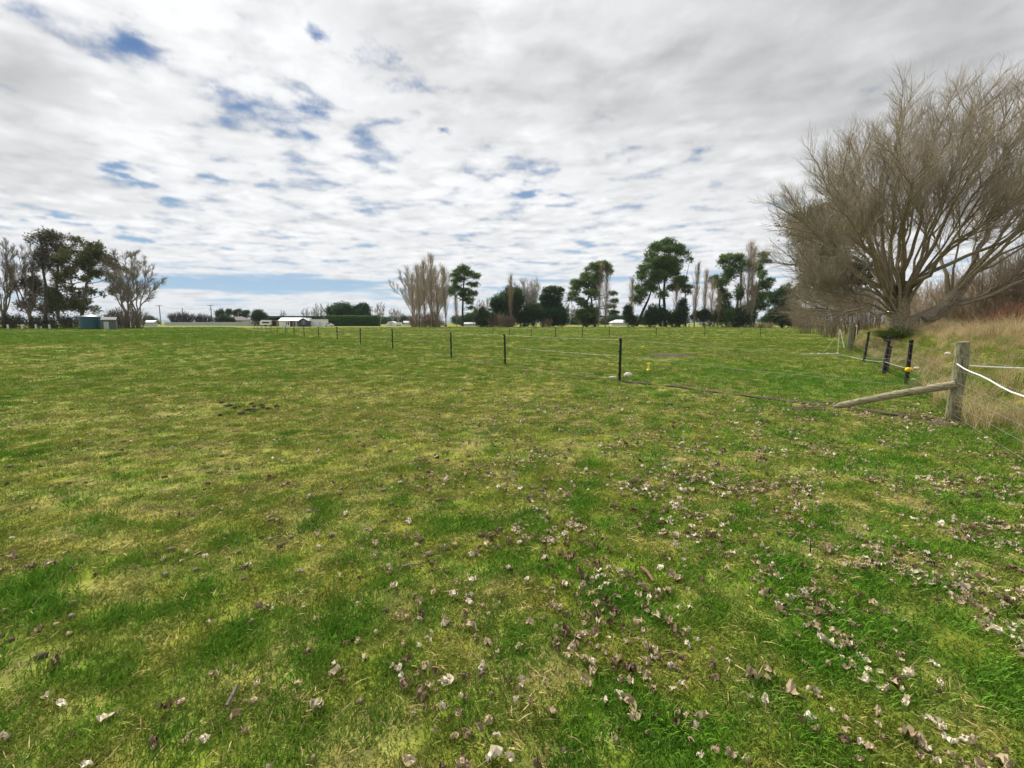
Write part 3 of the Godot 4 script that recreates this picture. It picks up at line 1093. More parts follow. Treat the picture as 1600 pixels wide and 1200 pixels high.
func build_far_buildings() -> void:
	var white := plain_material(Color(0.72, 0.72, 0.70), 0.6)
	var roof_white := textured(Color(0.62, 0.63, 0.63), noise_texture(0.03, Color(0.8, 0.8, 0.8), Color(1.05, 1.05, 1.05), 3, 3, 128), Vector3.ONE * 0.4, 0.5)
	var navy := plain_material(Color(0.030, 0.042, 0.070), 0.6)
	var glass := plain_material(Color(0.04, 0.05, 0.06), 0.1)
	var grey_wall := plain_material(Color(0.50, 0.53, 0.56), 0.55)
	var dark := plain_material(Color(0.02, 0.02, 0.022), 0.7)
	var iron_roof := plain_material(Color(0.38, 0.39, 0.40), 0.5, 0.2)

	# the farmhouse
	var at := Vector3(-76.32, ground_height(-76.32, -170), -170)
	var o := thing("farm_house", "low farmhouse with pale roof, white walls and a navy gable", "house", at, 0.08)
	var b := Buf.new()
	b.box(Vector3(-2.9, -0.2, 0), Vector3(4.6, 2.3, 6.0))
	part("wall", b, white, o)
	b = Buf.new()
	b.box(Vector3(1.0, -0.2, -0.05), Vector3(3.2, 2.3, 6.0))
	var wall2 := part("wall", b, navy, o)
	wall2.set_meta("label", "navy wall behind the porch")
	b = Buf.new()
	b.box(Vector3(3.5, -0.2, 0.9), Vector3(2.9, 2.3, 7.0))
	b.tri(Vector3(2.05, 2.1, 4.401), Vector3(3.5, 2.95, 4.401), Vector3(4.95, 2.1, 4.401), Vector3(0, 0, 1), Color.WHITE)
	var wing := part("gable_wing", b, navy, o)
	wing.set_meta("label", "navy gable wing at the right end")
	b = Buf.new()
	gable_roof(b, Vector3(-1.3, 2.15, 0), 7.8, 6.0, 1.0)
	part("roof", b, roof_white, o)
	b = Buf.new()
	for s in [-1.0, 1.0]:
		var e0 := Vector3(3.5 + s * 1.75, 2.05, 4.8)
		var e1 := Vector3(3.5 + s * 1.75, 2.05, -2.8)
		var r0 := Vector3(3.5, 3.06, 4.8)
		var r1 := Vector3(3.5, 3.06, -2.8)
		if s > 0:
			b.face(r0, r1, e1, e0, Color.WHITE)
			b.face(r0, e0, e0 + Vector3(0, -0.15, 0), r0 + Vector3(0, -0.15, 0), Color.WHITE)
		else:
			b.face(r1, r0, e0, e1, Color.WHITE)
			b.face(e0, r0, r0 + Vector3(0, -0.15, 0), e0 + Vector3(0, -0.15, 0), Color.WHITE)
	part("roof", b, roof_white, o)
	window(o, Vector3(3.5, 0.9, 4.4), 1.0, 1.1, white, glass)
	window(o, Vector3(0.2, 0.0, 2.95), 1.3, 1.9, white, glass)
	window(o, Vector3(1.6, 0.7, 2.95), 0.8, 1.1, white, glass)
	window(o, Vector3(-2.4, 0.6, 3.0), 1.2, 1.2, white, glass)
	b = Buf.new()
	b.box(Vector3(-1.1, 0.0, 3.0), Vector3(0.9, 1.95, 0.08))
	part("door", b, dark, o)
	for x in [-4.6, -2.2, 0.9]:
		b = Buf.new()
		b.box(Vector3(x, -0.2, 4.0), Vector3(0.14, 2.25, 0.14))
		part("porch_post", b, white, o)
	# the white shed on its right
	o = thing("shed", "white flat roofed shed at the right end of the farmhouse", "shed", Vector3(-69.09, ground_height(-69.09, -171), -171), 0.03)
	b = Buf.new()
	b.box(Vector3(0, -0.2, 0), Vector3(5.1, 2.75, 4.0), Color.WHITE, 0.0, 0.05)
	part("wall", b, white, o)
	b = Buf.new()
	b.box(Vector3(0, 2.56, 0), Vector3(5.3, 0.12, 4.2))
	part("roof", b, roof_white, o)
	b = Buf.new()
	b.box(Vector3(1.0, -0.1, 2.0), Vector3(0.8, 1.9, 0.05))
	part("door", b, grey_wall, o)
	# a car beside it
	car(Vector3(-64.39, ground_height(-64.39, -168), -168), 1.25, "white car parked beside the white shed", white, glass, dark)
	# caravan and open shed on the left
	o = thing("caravan", "white caravan with a dark window band parked left of the farmhouse", "caravan", Vector3(-92.75, ground_height(-92.75, -180), -180), 0.15)
	b = Buf.new()
	var shape := PackedVector2Array([Vector2(-1.9, 0.45), Vector2(1.8, 0.45), Vector2(1.9, 0.9), Vector2(1.8, 2.35), Vector2(-1.2, 2.4), Vector2(-1.75, 1.95), Vector2(-1.95, 1.2)])
	prism(b, shape, 2.0)
	part("body", b, white, o)
	b = Buf.new()
	b.box(Vector3(0.2, 1.15, 1.0), Vector3(2.5, 0.55, 0.06))
	part("window", b, dark, o)
	for x in [-0.3, 0.4]:
		b = Buf.new()
		b.rod(Vector3(x, 0.3, 0.85), Vector3(x, 0.3, 1.02), 0.32, 0.32, 12)
		part("wheel", b, dark, o)
	o = thing("open_shed", "small brown open fronted shed between the caravan and the farmhouse", "shed", Vector3(-90.73, ground_height(-90.73, -182), -182), -0.05)
	var brown := plain_material(Color(0.20, 0.15, 0.11), 0.8)
	b = Buf.new()
	b.box(Vector3(0, -0.2, -1.2), Vector3(3.0, 2.4, 0.15))
	part("wall", b, brown, o)
	for x in [-1.45, 1.45]:
		b = Buf.new()
		b.box(Vector3(x, -0.2, 0), Vector3(0.15, 2.3, 2.3))
		part("wall", b, brown, o)
	b = Buf.new()
	b.box(Vector3(0, 2.12, 0), Vector3(3.3, 0.14, 2.8))
	part("roof", b, plain_material(Color(0.5, 0.42, 0.36), 0.7), o)
	# long pale fence beyond the paddock
	o = thing("paling_fence", "long pale paling fence beyond the paddock at the left", "fence", Vector3(-126.92, ground_height(-126.92, -205), -205), -0.06)
	var pale := plain_material(Color(0.42, 0.43, 0.41), 0.8)
	for k in 46:
		b = Buf.new()
		b.box(Vector3((k - 22.5) * 1.02, -0.2, 0), Vector3(0.97, 1.65 + 0.05 * sin(k * 2.3), 0.06))
		part("panel", b, pale, o)
	# white things to the right of the hedge
	o = thing("tunnel_house", "low white rounded tunnel house right of the clipped hedge", "shed", Vector3(-53.88, ground_height(-53.88, -215), -215), 0.1)
	b = Buf.new()
	var arch := PackedVector2Array()
	for k in 13:
		arch.append(Vector2(cos(PI * k / 12.0) * 2.2, sin(PI * k / 12.0) * 2.0))
	prism(b, arch, 9.0)
	part("cover", b, white, o)
	b = Buf.new()
	b.box(Vector3(0, 0, 4.5), Vector3(1.2, 1.7, 0.06))
	part("door", b, grey_wall, o)
	o = thing("horse_float", "small white box trailer in front of the tunnel house", "trailer", Vector3(-46.12, ground_height(-46.12, -195), -195), 0.0)
	b = Buf.new()
	b.box(Vector3(0, 0.3, 0), Vector3(2.2, 1.2, 1.8), Color.WHITE, 0.0, 0.1)
	part("body", b, white, o)
	for x in [-0.5, 0.5]:
		b = Buf.new()
		b.rod(Vector3(x, 0.2, 0.85), Vector3(x, 0.2, 0.98), 0.28, 0.28, 12)
		part("wheel", b, dark, o)
	o = thing("pale_roofed_shed", "small pale roofed shed left of the poplar clump", "shed", Vector3(-49.45, ground_height(-49.45, -225), -225), 0.2)
	b = Buf.new()
	b.box(Vector3(0, -0.2, 0), Vector3(2.8, 1.7, 3.0))
	part("wall", b, grey_wall, o)
	b = Buf.new()
	gable_roof(b, Vector3(0, 1.5, 0), 2.8, 3.0, 0.7)
	part("roof", b, roof_white, o)
	o = thing("long_shed", "low white roofed shed behind the tall layered pine", "shed", Vector3(-17.06, ground_height(-17.06, -190), -190), 0.0)
	b = Buf.new()
	b.box(Vector3(0, -0.2, 0), Vector3(4.6, 1.2, 3.5))
	part("wall", b, grey_wall, o)
	b = Buf.new()
	gable_roof(b, Vector3(0, 0.95, 0), 4.8, 3.5, 0.6)
	part("roof", b, roof_white, o)
	car(Vector3(-24.1, ground_height(-24.1, -165), -165), 1.3, "silver grey van parked behind the poplar clump", plain_material(Color(0.45, 0.44, 0.46), 0.4), glass, dark, 1.5)
	o = thing("pale_roofed_house", "white hip roofed house between the two tall pines", "house", Vector3(52.59, ground_height(52.59, -235), -235), 0.0)
	b = Buf.new()
	b.box(Vector3(0, -0.2, 0), Vector3(8.0, 1.6, 6.0))
	part("wall", b, grey_wall, o)
	b = Buf.new()
	hip_roof(b, Vector3(0, 1.38, 0), 9.0, 7.0, 1.5, 3.0)
	part("roof", b, white, o)
	o = thing("cream_bungalow", "cream bungalow with brown hip roof beyond the paling fence", "house", Vector3(-132.76, ground_height(-132.76, -232), -232), 0.1)
	b = Buf.new()
	b.box(Vector3(0, -0.2, 0), Vector3(9.0, 2.8, 6.0))
	part("wall", b, plain_material(Color(0.55, 0.48, 0.40), 0.8), o)
	b = Buf.new()
	hip_roof(b, Vector3(0, 2.58, 0), 10.0, 7.0, 1.7, 4.0)
	part("roof", b, plain_material(Color(0.12, 0.10, 0.10), 0.8), o)
	window(o, Vector3(-2.4, 1.0, 3.0), 1.6, 1.2, white, glass)
	window(o, Vector3(2.2, 1.0, 3.0), 1.6, 1.2, white, glass)
	o = thing("stable", "small white stable beside the left power pole", "shed", Vector3(-113.58, ground_height(-113.58, -150), -150), 0.1)
	b = Buf.new()
	b.box(Vector3(0, -0.2, 0), Vector3(2.6, 1.6, 2.4))
	part("wall", b, grey_wall, o)
	b = Buf.new()
	gable_roof(b, Vector3(0.3, 1.4, 0), 2.6, 2.6, 0.5)
	part("roof", b, iron_roof, o)
	# water tank and iron shed on the left
	o = thing("water_tank", "dark teal ribbed plastic water tank with a domed lid", "water tank", Vector3(-74.18, ground_height(-74.18, -84), -84))
	var teal := plain_material(Color(0.016, 0.075, 0.105), 0.45)
	b = Buf.new()
	b.lathe(Vector3(0, -0.1, 0), [Vector2(0, 0), Vector2(1.75, 0), Vector2(1.75, 0.3)], 40, Color(2.2, 1.0, 0.5))
	part("base", b, plain_material(Color(0.10, 0.07, 0.045), 0.9), o)
	b = Buf.new()
	var prof := [Vector2(1.48, 0.1)]
	for k in 7:
		var y := 0.2 + k * 0.28
		prof.append_array([Vector2(1.5, y), Vector2(1.55, y + 0.05), Vector2(1.55, y + 0.12), Vector2(1.5, y + 0.17)])
	prof.append(Vector2(1.5, 2.2))
	b.lathe(Vector3.ZERO, prof, 40)
	part("wall", b, teal, o)
	b = Buf.new()
	b.lathe(Vector3(0, 2.2, 0), [Vector2(1.57, 0), Vector2(1.5, 0.06), Vector2(1.0, 0.24), Vector2(0.4, 0.42), Vector2(0.4, 0.5), Vector2(0, 0.5)], 40, Color(1.7, 1.35, 1.25))
	part("lid", b, teal, o)
	o = thing("iron_shed", "grey corrugated iron shed beside the water tank", "shed", Vector3(-70.81, ground_height(-70.81, -84), -84), 0.55)
	var iron := plain_material(Color(0.12, 0.13, 0.14), 0.7, 0.1)
	b = Buf.new()
	b.box(Vector3(0, -0.3, 0), Vector3(1.9, 2.05, 1.6))
	part("wall", b, iron, o)
	b = Buf.new()
	for k in 22:
		b.rod(Vector3(-0.91 + k * 0.0865, -0.3, 0.81), Vector3(-0.91 + k * 0.0865, 1.72, 0.81), 0.035, 0.035, 6)
	stuff_part("corrugation", b, iron, o)
	b = Buf.new()
	gable_roof(b, Vector3(0, 1.74, 0), 1.9, 1.6, 0.45, 0.12)
	part("roof", b, iron, o)
	b = Buf.new()
	b.box(Vector3(-0.35, -0.2, 0.86), Vector3(0.7, 1.55, 0.06))
	part("door", b, plain_material(Color(0.38, 0.40, 0.42), 0.5, 0.2), o)

func prism(b: Buf, outline: PackedVector2Array, dep: float) -> void:
	# an outline in x and y drawn out along z; counter-clockwise outlines face outwards
	var n := outline.size()
	for k in n:
		var p := outline[k]
		var q := outline[(k + 1) % n]
		b.face(Vector3(p.x, p.y, dep * 0.5), Vector3(p.x, p.y, -dep * 0.5), Vector3(q.x, q.y, -dep * 0.5), Vector3(q.x, q.y, dep * 0.5), Color.WHITE)
	var ids := Geometry2D.triangulate_polygon(outline)
	for k in range(0, ids.size(), 3):
		for s in [1.0, -1.0]:
			var p := outline[ids[k]]
			var q := outline[ids[k + 1]]
			var r := outline[ids[k + 2]]
			var z: float = dep * 0.5 * s
			var a := Vector3(p.x, p.y, z)
			var c := Vector3(q.x, q.y, z)
			var d := Vector3(r.x, r.y, z)
			if ((d - a).cross(c - a)).z * s < 0.0:
				b.tri(a, d, c, Vector3(0, 0, s), Color.WHITE)
			else:
				b.tri(a, c, d, Vector3(0, 0, s), Color.WHITE)

func hip_roof(b: Buf, at: Vector3, w: float, dep: float, rise: float, ridge: float) -> void:
	var x := w * 0.5
	var z := dep * 0.5
	var a := at + Vector3(-x, 0, z)
	var c := at + Vector3(x, 0, z)
	var d := at + Vector3(x, 0, -z)
	var e := at + Vector3(-x, 0, -z)
	var r0 := at + Vector3(-ridge * 0.5, rise, 0)
	var r1 := at + Vector3(ridge * 0.5, rise, 0)
	b.face(r0, r1, c, a, Color.WHITE)
	b.face(r1, r0, e, d, Color.WHITE)
	b.tri(r1, d, c, (c - r1).cross(d - r1).normalized(), Color.WHITE)
	b.tri(r0, a, e, (e - r0).cross(a - r0).normalized(), Color.WHITE)
	b.face(e, a, c, d, Color.WHITE)

func car(at: Vector3, size: float, label: String, paint: Material, glass: Material, dark: Material, tall := 1.0) -> void:
	var o := thing("parked_car", label, "car", at, 0.25)
	var b := Buf.new()
	prism(b, PackedVector2Array([Vector2(-1.7, 0.3), Vector2(1.7, 0.3), Vector2(1.75, 0.8), Vector2(1.1, 0.95), Vector2(0.6, 1.4 * tall), Vector2(-1.3, 1.42 * tall), Vector2(-1.7, 0.95)]), 1.6)
	part("body", b, paint, o)
	b = Buf.new()
	b.box(Vector3(-0.35, 0.95, 0.8), Vector3(1.6, 0.35, 0.03))
	part("window", b, glass, o)
	for x in [-1.05, 1.05]:
		b = Buf.new()
		b.rod(Vector3(x, 0.3, 0.7), Vector3(x, 0.3, 0.83), 0.3, 0.3, 14)
		part("wheel", b, dark, o)
	o.scale = Vector3.ONE * size * 0.7

# ---------------------------------------------------------------- trees far off
func build_far_trees() -> void:
	var bark := textured(Color.WHITE, noise_texture(0.03, Color(0.7, 0.7, 0.7), Color(1.2, 1.2, 1.2), 4, 12, 256), Vector3(1.2, 0.35, 1.2), 0.95)
	var wood := plain_material(Color.WHITE, 0.95)
	var leaves := leafy(0.7, 0.9)
	var pine := {"bark": Color(0.060, 0.048, 0.038), "leaf": Color(0.078, 0.145, 0.044), "leaf2": Color(0.23, 0.29, 0.10), "material": bark, "leaf_material": leaves, "size": 0.85, "width": 0.075, "blades": 5, "density": 62.0, "hollow": 0.35, "rise": 0.35, "depth": 0.75}
	var cypress: Dictionary = pine.duplicate()
	cypress.merge({"leaf": Color(0.050, 0.098, 0.042), "leaf2": Color(0.12, 0.18, 0.075), "density": 70.0, "rise": 0.5, "hollow": 0.2}, true)
	var gum: Dictionary = pine.duplicate()
	gum.merge({"bark": Color(0.15, 0.125, 0.10), "leaf": Color(0.085, 0.10, 0.034), "leaf2": Color(0.18, 0.18, 0.07), "density": 75.0, "rise": -0.4, "size": 0.5, "width": 0.075}, true)
	var dull_gum: Dictionary = gum.duplicate()
	dull_gum.merge({"leaf": Color(0.115, 0.10, 0.060), "leaf2": Color(0.20, 0.165, 0.11), "density": 62.0, "width": 0.06}, true)

	# evergreens along the far edge of the paddock
	evergreen("pine_tree", "tall solitary pine with ragged layered branches right of the poplar clump", Vector3(-15.51, ground_height(-15.51, -150), -150),
		[[[Vector3(-0.01, 0.28, 0), Vector3(0.05, 5.2, 0.2), Vector3(0.32, 11.11, 0), Vector3(0.67, 15.14, -0.2), Vector3(0.86, 17.87, 0)], 0.38]],
		[[0.41, 17.87, 1.68, 0.75], [-1.83, 17.04, 1.05, 0.49], [1.88, 16.78, 1.5, 0.6], [3.92, 15.95, 1.12, 0.49], [4.66, 15.33, 0.67, 0.34], [-1.1, 15.87, 1.5, 0.49], [-2.25, 14.12, 1.05, 0.45], [-0.38, 14.78, 1.42, 0.45], [4.45, 13.13, 0.9, 0.34], [2.59, 13.13, 1.05, 0.34], [-1.9, 12.22, 1.42, 0.49], [-3.05, 10.93, 0.94, 0.75], [1.44, 11.11, 1.57, 0.49], [3.3, 10.38, 1.27, 0.52], [-0.14, 10.01, 1.31, 0.37], [1.79, 8.54, 1.42, 0.41], [2.37, 7.43, 0.94, 0.34], [2.58, 5.95, 0.9, 0.34], [1.42, 9.46, 0.75, 0.3]], pine, 31)
	evergreen("cypress_tree", "broad dark cypress with a poplar spire in front of it", Vector3(-1.78, ground_height(-1.78, -152), -152),
		[[[Vector3(0.0, 0.34, 0), Vector3(0.38, 5.25, 0), Vector3(1.53, 10.12, 0)], 0.4]],
		[[1.53, 10.68, 1.52, 1.14], [3.04, 11.06, 1.33, 0.83], [-0.75, 9.38, 2.2, 1.06], [-2.65, 8.26, 1.71, 0.95], [2.29, 8.63, 2.5, 1.59], [-3.42, 6.19, 1.44, 0.91], [-0.76, 5.82, 3.22, 1.74], [2.67, 5.25, 2.2, 2.08], [-2.29, 3.75, 2.27, 1.52], [0.76, 2.61, 3.41, 1.52], [-4.55, 7.13, 0.61, 0.53], [4.0, 7.51, 0.83, 1.52]], cypress, 32)
	evergreen("cypress_tree", "flat topped dark cypress standing alone left of the first tall pine pair", Vector3(12.94, ground_height(12.94, -150), -150),
		[[[Vector3(0.01, 0.36, 0), Vector3(-0.06, 6.69, 0), Vector3(-0.11, 11.48, 0)], 0.36]],
		[[-0.49, 11.74, 1.94, 0.52], [1.39, 11.19, 1.42, 0.52], [-2.35, 10.82, 1.05, 0.45], [1.85, 10.01, 1.12, 0.37], [-1.59, 9.35, 1.94, 0.56], [0.67, 8.54, 1.87, 0.56], [-2.7, 8.35, 1.2, 0.45], [-0.43, 6.69, 3.07, 0.97], [-3.05, 5.57, 1.42, 0.82], [1.46, 5.2, 2.17, 0.97], [-0.41, 4.09, 3.93, 1.2], [2.61, 3.34, 1.8, 1.2], [-2.28, 2.97, 2.17, 1.05], [0.37, 1.85, 2.99, 0.94]], cypress, 33)
	evergreen("pine_tree", "rounded two stemmed pine with a brown poplar against its right side", Vector3(23.87, ground_height(23.87, -150), -150),
		[[[Vector3(-0.44, 0.07, 0), Vector3(-0.39, 5.2, 0.3), Vector3(-0.45, 8.29, 0.5), Vector3(1.66, 11.36, 0.3), Vector3(3.39, 17.45, 0)], 0.42], [[Vector3(2.07, 0.07, 1), Vector3(0.97, 7.67, 0.8), Vector3(-0.23, 12.58, 0.3), Vector3(0.02, 15.33, 0)], 0.33]],
		[[3.96, 19.42, 1.4, 0.69], [4.91, 18.36, 1.5, 0.94], [1.2, 18.21, 1.5, 0.75], [2.77, 17.45, 1.56, 0.94], [6.19, 16.84, 1.0, 0.75], [-1.84, 15.63, 0.94, 0.47], [0.02, 15.33, 1.56, 0.87], [2.2, 15.02, 1.81, 1.06], [-3.67, 13.5, 1.4, 0.75], [-1.49, 13.19, 1.5, 0.69], [1.01, 12.58, 1.5, 1.06], [-3.95, 11.73, 1.5, 0.53], [-4.54, 10.13, 1.4, 0.56], [-5.52, 8.6, 0.75, 0.34], [-0.81, 10.59, 1.12, 0.41], [1.69, 10.13, 1.43, 1.06], [-3.58, 8.29, 1.43, 0.41], [-1.99, 7.06, 1.43, 0.53], [-0.39, 5.2, 2.06, 1.06], [-2.56, 4.27, 1.5, 0.78], [1.85, 3.03, 1.81, 1.56], [7.29, 10.44, 1.18, 0.37], [7.74, 7.98, 1.18, 0.37], [7.15, 6.44, 1.18, 0.34], [7.83, 4.58, 1.37, 0.37], [-1.27, 2.41, 1.87, 1.25]], pine, 34)
	evergreen("pine_tree", "tallest umbrella topped pine with one trunk leaning to the left", Vector3(46.49, ground_height(46.49, -148), -148),
		[[[Vector3(-8.03, 0.4, 0.5), Vector3(-5.74, 5.76, 0.4), Vector3(-4.32, 9.11, 0.2), Vector3(-3.35, 11.83, 0)], 0.5], [[Vector3(1.04, 0.25, 0), Vector3(0.55, 6.68, 0), Vector3(0.21, 11.23, 0), Vector3(0.6, 16.64, 0), Vector3(0.54, 21.7, 0)], 0.55], [[Vector3(0.04, 0.25, -1.5), Vector3(-0.58, 6.37, -1.5), Vector3(-0.38, 10.62, -1), Vector3(-1.8, 15.44, -0.5)], 0.38], [[Vector3(6.87, 0.25, 1.5), Vector3(6.64, 6.37, 1.2), Vector3(6.24, 13.64, 1)], 0.22]],
		[[-0.36, 25.1, 2.4, 0.8], [2.7, 24.42, 2.4, 1.11], [-2.58, 23.63, 1.72, 0.92], [5.32, 23.54, 1.41, 1.05], [0.93, 23.18, 2.46, 0.62], [-4.18, 21.76, 1.29, 0.74], [5.87, 21.7, 0.92, 0.68], [6.86, 20.07, 0.86, 0.43], [-4.43, 20.22, 1.17, 0.55], [-2.58, 19.62, 2.4, 0.86], [0.46, 19.92, 2.71, 0.98], [3.52, 19.68, 2.71, 0.98], [-6.18, 18.19, 1.41, 0.49], [-3.73, 17.83, 2.4, 0.98], [-0.06, 17.83, 2.71, 1.11], [3.0, 17.59, 2.34, 0.86], [-6.12, 16.34, 1.41, 0.8], [-3.04, 15.74, 2.4, 0.98], [-6.74, 14.78, 1.11, 0.68], [0.04, 15.44, 1.78, 0.98], [3.68, 16.04, 1.41, 0.68], [-4.48, 13.34, 2.03, 0.92], [5.75, 14.24, 2.03, 0.68], [6.86, 14.84, 1.17, 0.55], [4.12, 13.04, 1.72, 0.68], [6.3, 12.43, 1.78, 0.55], [7.29, 10.93, 1.05, 0.55], [-2.87, 11.53, 1.72, 0.74], [-7.18, 11.83, 1.41, 0.98], [-7.12, 10.02, 1.41, 1.23], [-7.67, 8.2, 1.41, 0.98], [2.33, 11.83, 1.66, 0.55], [-1.57, 9.71, 1.48, 0.68]], pine, 35)
	evergreen("pine_tree", "spreading flat armed pine behind the brown poplars near the right", Vector3(69.42, ground_height(69.42, -148), -148),
		[[[Vector3(-0.38, -0.03, 0), Vector3(0.01, 6.25, 0), Vector3(0.78, 13.82, 0), Vector3(0.82, 20.4, 0)], 0.48], [[Vector3(-1.15, -0.03, 1), Vector3(-2.8, 6.86, 0.8), Vector3(-4.93, 11.71, 0.3), Vector3(-5.95, 13.52, 0)], 0.3], [[Vector3(5.98, -0.03, -1), Vector3(6.37, 8.08, -0.8), Vector3(6.7, 16.82, -0.3)], 0.3]],
		[[-2.46, 21.73, 1.38, 0.46], [-4.23, 20.84, 1.48, 0.43], [-0.6, 21.29, 1.48, 0.55], [-3.56, 19.8, 1.72, 0.49], [-4.37, 18.01, 0.86, 0.34], [-1.1, 19.5, 1.48, 0.8], [-2.18, 17.12, 1.48, 0.68], [0.5, 18.31, 1.72, 1.35], [-2.07, 15.32, 1.48, 0.74], [5.78, 21.43, 1.48, 0.49], [6.79, 20.1, 1.17, 0.43], [7.79, 19.71, 0.86, 0.34], [6.62, 18.01, 1.17, 1.05], [6.76, 15.92, 1.05, 1.05], [-7.23, 14.48, 1.23, 0.62], [-5.64, 13.52, 1.48, 0.55], [-6.82, 12.61, 1.17, 0.68], [-3.23, 14.12, 1.23, 0.74], [8.17, 13.22, 1.78, 0.8], [9.22, 12.31, 1.17, 0.55], [7.07, 11.41, 1.48, 1.05], [-4.24, 10.5, 1.17, 1.05], [-2.87, 8.08, 1.72, 1.35], [-1.17, 10.5, 1.17, 1.54], [9.02, 9.9, 1.29, 0.52], [7.25, 8.68, 1.48, 1.05], [6.49, 6.25, 1.48, 1.35], [8.65, 6.25, 1.17, 0.68], [-2.69, 5.03, 1.78, 1.66], [-0.13, 3.5, 2.64, 1.91], [-3.17, 2.58, 2.03, 1.66], [5.77, 3.2, 1.72, 1.97]], pine, 36)
	evergreen("pine_tree", "dark spiky pine with arms sweeping up to the right beside the big bare tree", Vector3(73.23, ground_height(73.23, -130), -130),
		[[[Vector3(0.37, 0.01, 0), Vector3(-0.2, 4.06, 0), Vector3(-0.7, 7.27, 0), Vector3(-1.09, 10.73, 0)], 0.34]],
		[[-0.96, 10.78, 0.54, 0.65], [-1.67, 9.4, 1.03, 0.54], [0.22, 9.4, 1.51, 0.54], [2.35, 9.8, 1.51, 0.49], [3.93, 10.99, 0.97, 0.46], [3.48, 9.14, 1.03, 0.49], [-2.4, 8.34, 1.24, 0.65], [-0.2, 7.8, 2.05, 0.76], [2.23, 7.8, 1.57, 0.59], [-3.39, 7.0, 1.03, 0.32], [-0.62, 6.2, 2.11, 0.76], [2.1, 5.94, 1.57, 0.49], [-2.64, 4.06, 1.51, 0.65], [-0.41, 3.25, 2.59, 0.92], [-3.6, 2.18, 1.78, 0.65], [1.45, 3.79, 1.84, 0.65], [4.44, 3.79, 2.11, 0.59], [6.34, 3.79, 1.57, 0.49], [7.65, 4.33, 0.65, 0.22], [3.75, 2.18, 2.59, 0.81], [0.26, 1.5, 2.59, 0.59]], cypress, 37)
	# the pine whose crown shows through the left side of the big bare tree
	evergreen("pine_tree", "olive brown pine showing through the left side of the big bare tree", Vector3(50.76, ground_height(50.76, -75), -75),
		[[[Vector3(0.4, 1.11, 0), Vector3(-0.47, 8.87, 0), Vector3(-0.52, 15.56, 0)], 0.4]],
		[[-4.59, 16.95, 2.74, 1.32], [-1.81, 17.99, 2.74, 1.24], [1.41, 17.99, 2.56, 1.32], [-5.5, 14.86, 1.83, 1.1], [-2.68, 15.56, 3.29, 1.65], [0.95, 15.21, 2.93, 1.83], [3.69, 16.6, 2.2, 1.46], [-4.94, 12.41, 1.46, 0.73], [-2.26, 10.65, 2.56, 1.83], [-3.48, 7.8, 1.83, 1.46], [0.64, 10.65, 3.29, 2.2], [-0.86, 7.08, 3.29, 1.83], [-3.27, 5.29, 1.83, 0.91], [3.15, 7.08, 2.56, 2.56], [0.86, 4.2, 3.29, 1.46]],
		{"bark": Color(0.10, 0.08, 0.06), "leaf": Color(0.080, 0.080, 0.030), "leaf2": Color(0.17, 0.145, 0.065), "material": bark, "leaf_material": leaves, "size": 0.5, "width": 0.05, "blades": 5, "density": 95.0, "hollow": 0.3, "rise": 0.2, "depth": 0.8}, 38)
	# low evergreen bushes under them
	var bush: Dictionary = cypress.duplicate()
	bush.merge({"leaf": Color(0.050, 0.085, 0.034), "leaf2": Color(0.11, 0.14, 0.05), "hollow": 0.6}, true)
	evergreen("evergreen_bush", "wide dark bush under the tallest pine", Vector3(43.72, ground_height(43.72, -146), -146), [], [[-1.56, 2.08, 1.82, 1.52], [0.55, 2.99, 2.43, 2.12], [2.71, 2.39, 1.82, 1.82]], bush, 41, "bush")
	evergreen("evergreen_bush", "tall narrow dark bush at the right foot of the tallest pine", Vector3(51.67, ground_height(51.67, -146), -146), [], [[-0.23, 6.31, 0.91, 1.52], [0.02, 4.2, 1.52, 2.12], [-0.02, 1.78, 2.43, 1.82], [-2.47, 1.78, 1.52, 1.52]], bush, 42, "bush")
	evergreen("evergreen_bush", "small dark bush left of the leaning pine trunk", Vector3(35.46, ground_height(35.46, -146), -146), [], [[-0.43, 5.4, 0.85, 0.91], [-0.07, 3.6, 1.09, 1.52], [0.91, 1.78, 1.21, 1.52]], bush, 43, "bush")
	evergreen("evergreen_bush", "bright green bushes under the flat armed pine", Vector3(66.8, ground_height(66.8, -145), -145), [], [[-1.86, 1.96, 2.71, 1.81], [1.77, 2.26, 2.71, 2.11], [-8.24, 2.26, 1.81, 1.81], [-10.11, 3.16, 1.21, 1.21]], bush, 44, "bush")
	evergreen("evergreen_bush", "dark scrub between the broad cypress and the flat topped cypress", Vector3(5.33, ground_height(5.33, -148), -148), [], [[-0.01, 3.69, 2.21, 2.21], [2.22, 2.95, 2.21, 2.21], [-0.75, 1.85, 2.21, 1.48], [-1.86, 2.21, 1.48, 1.48]], bush, 45, "bush")
	evergreen("evergreen_bush", "dark scrub at the left foot of the broad cypress", Vector3(-8.43, ground_height(-8.43, -148), -148), [], [[-0.72, 3.69, 1.11, 1.48], [0.75, 2.21, 2.21, 1.85], [-1.86, 1.85, 1.48, 1.29], [2.23, 1.85, 1.48, 1.48]], bush, 46, "bush")

	# the two dark macrocarpas and the clipped hedges round the farmhouse
	evergreen("macrocarpa_tree", "dark round headed macrocarpa above the left end of the clipped hedge", Vector3(-76.35, ground_height(-76.35, -215), -215), [[[Vector3(0, -0.2, 0), Vector3(0, 8, 0)], 0.4]], [[-2.3, 7.68, 2.29, 1.72], [1.16, 7.96, 2.57, 1.43], [3.38, 6.26, 2.29, 2.0], [-4.13, 5.41, 2.29, 2.0], [-0.42, 4.84, 4.0, 2.29], [4.44, 4.27, 2.29, 2.0], [-4.82, 3.13, 1.72, 1.43]], cypress, 47)
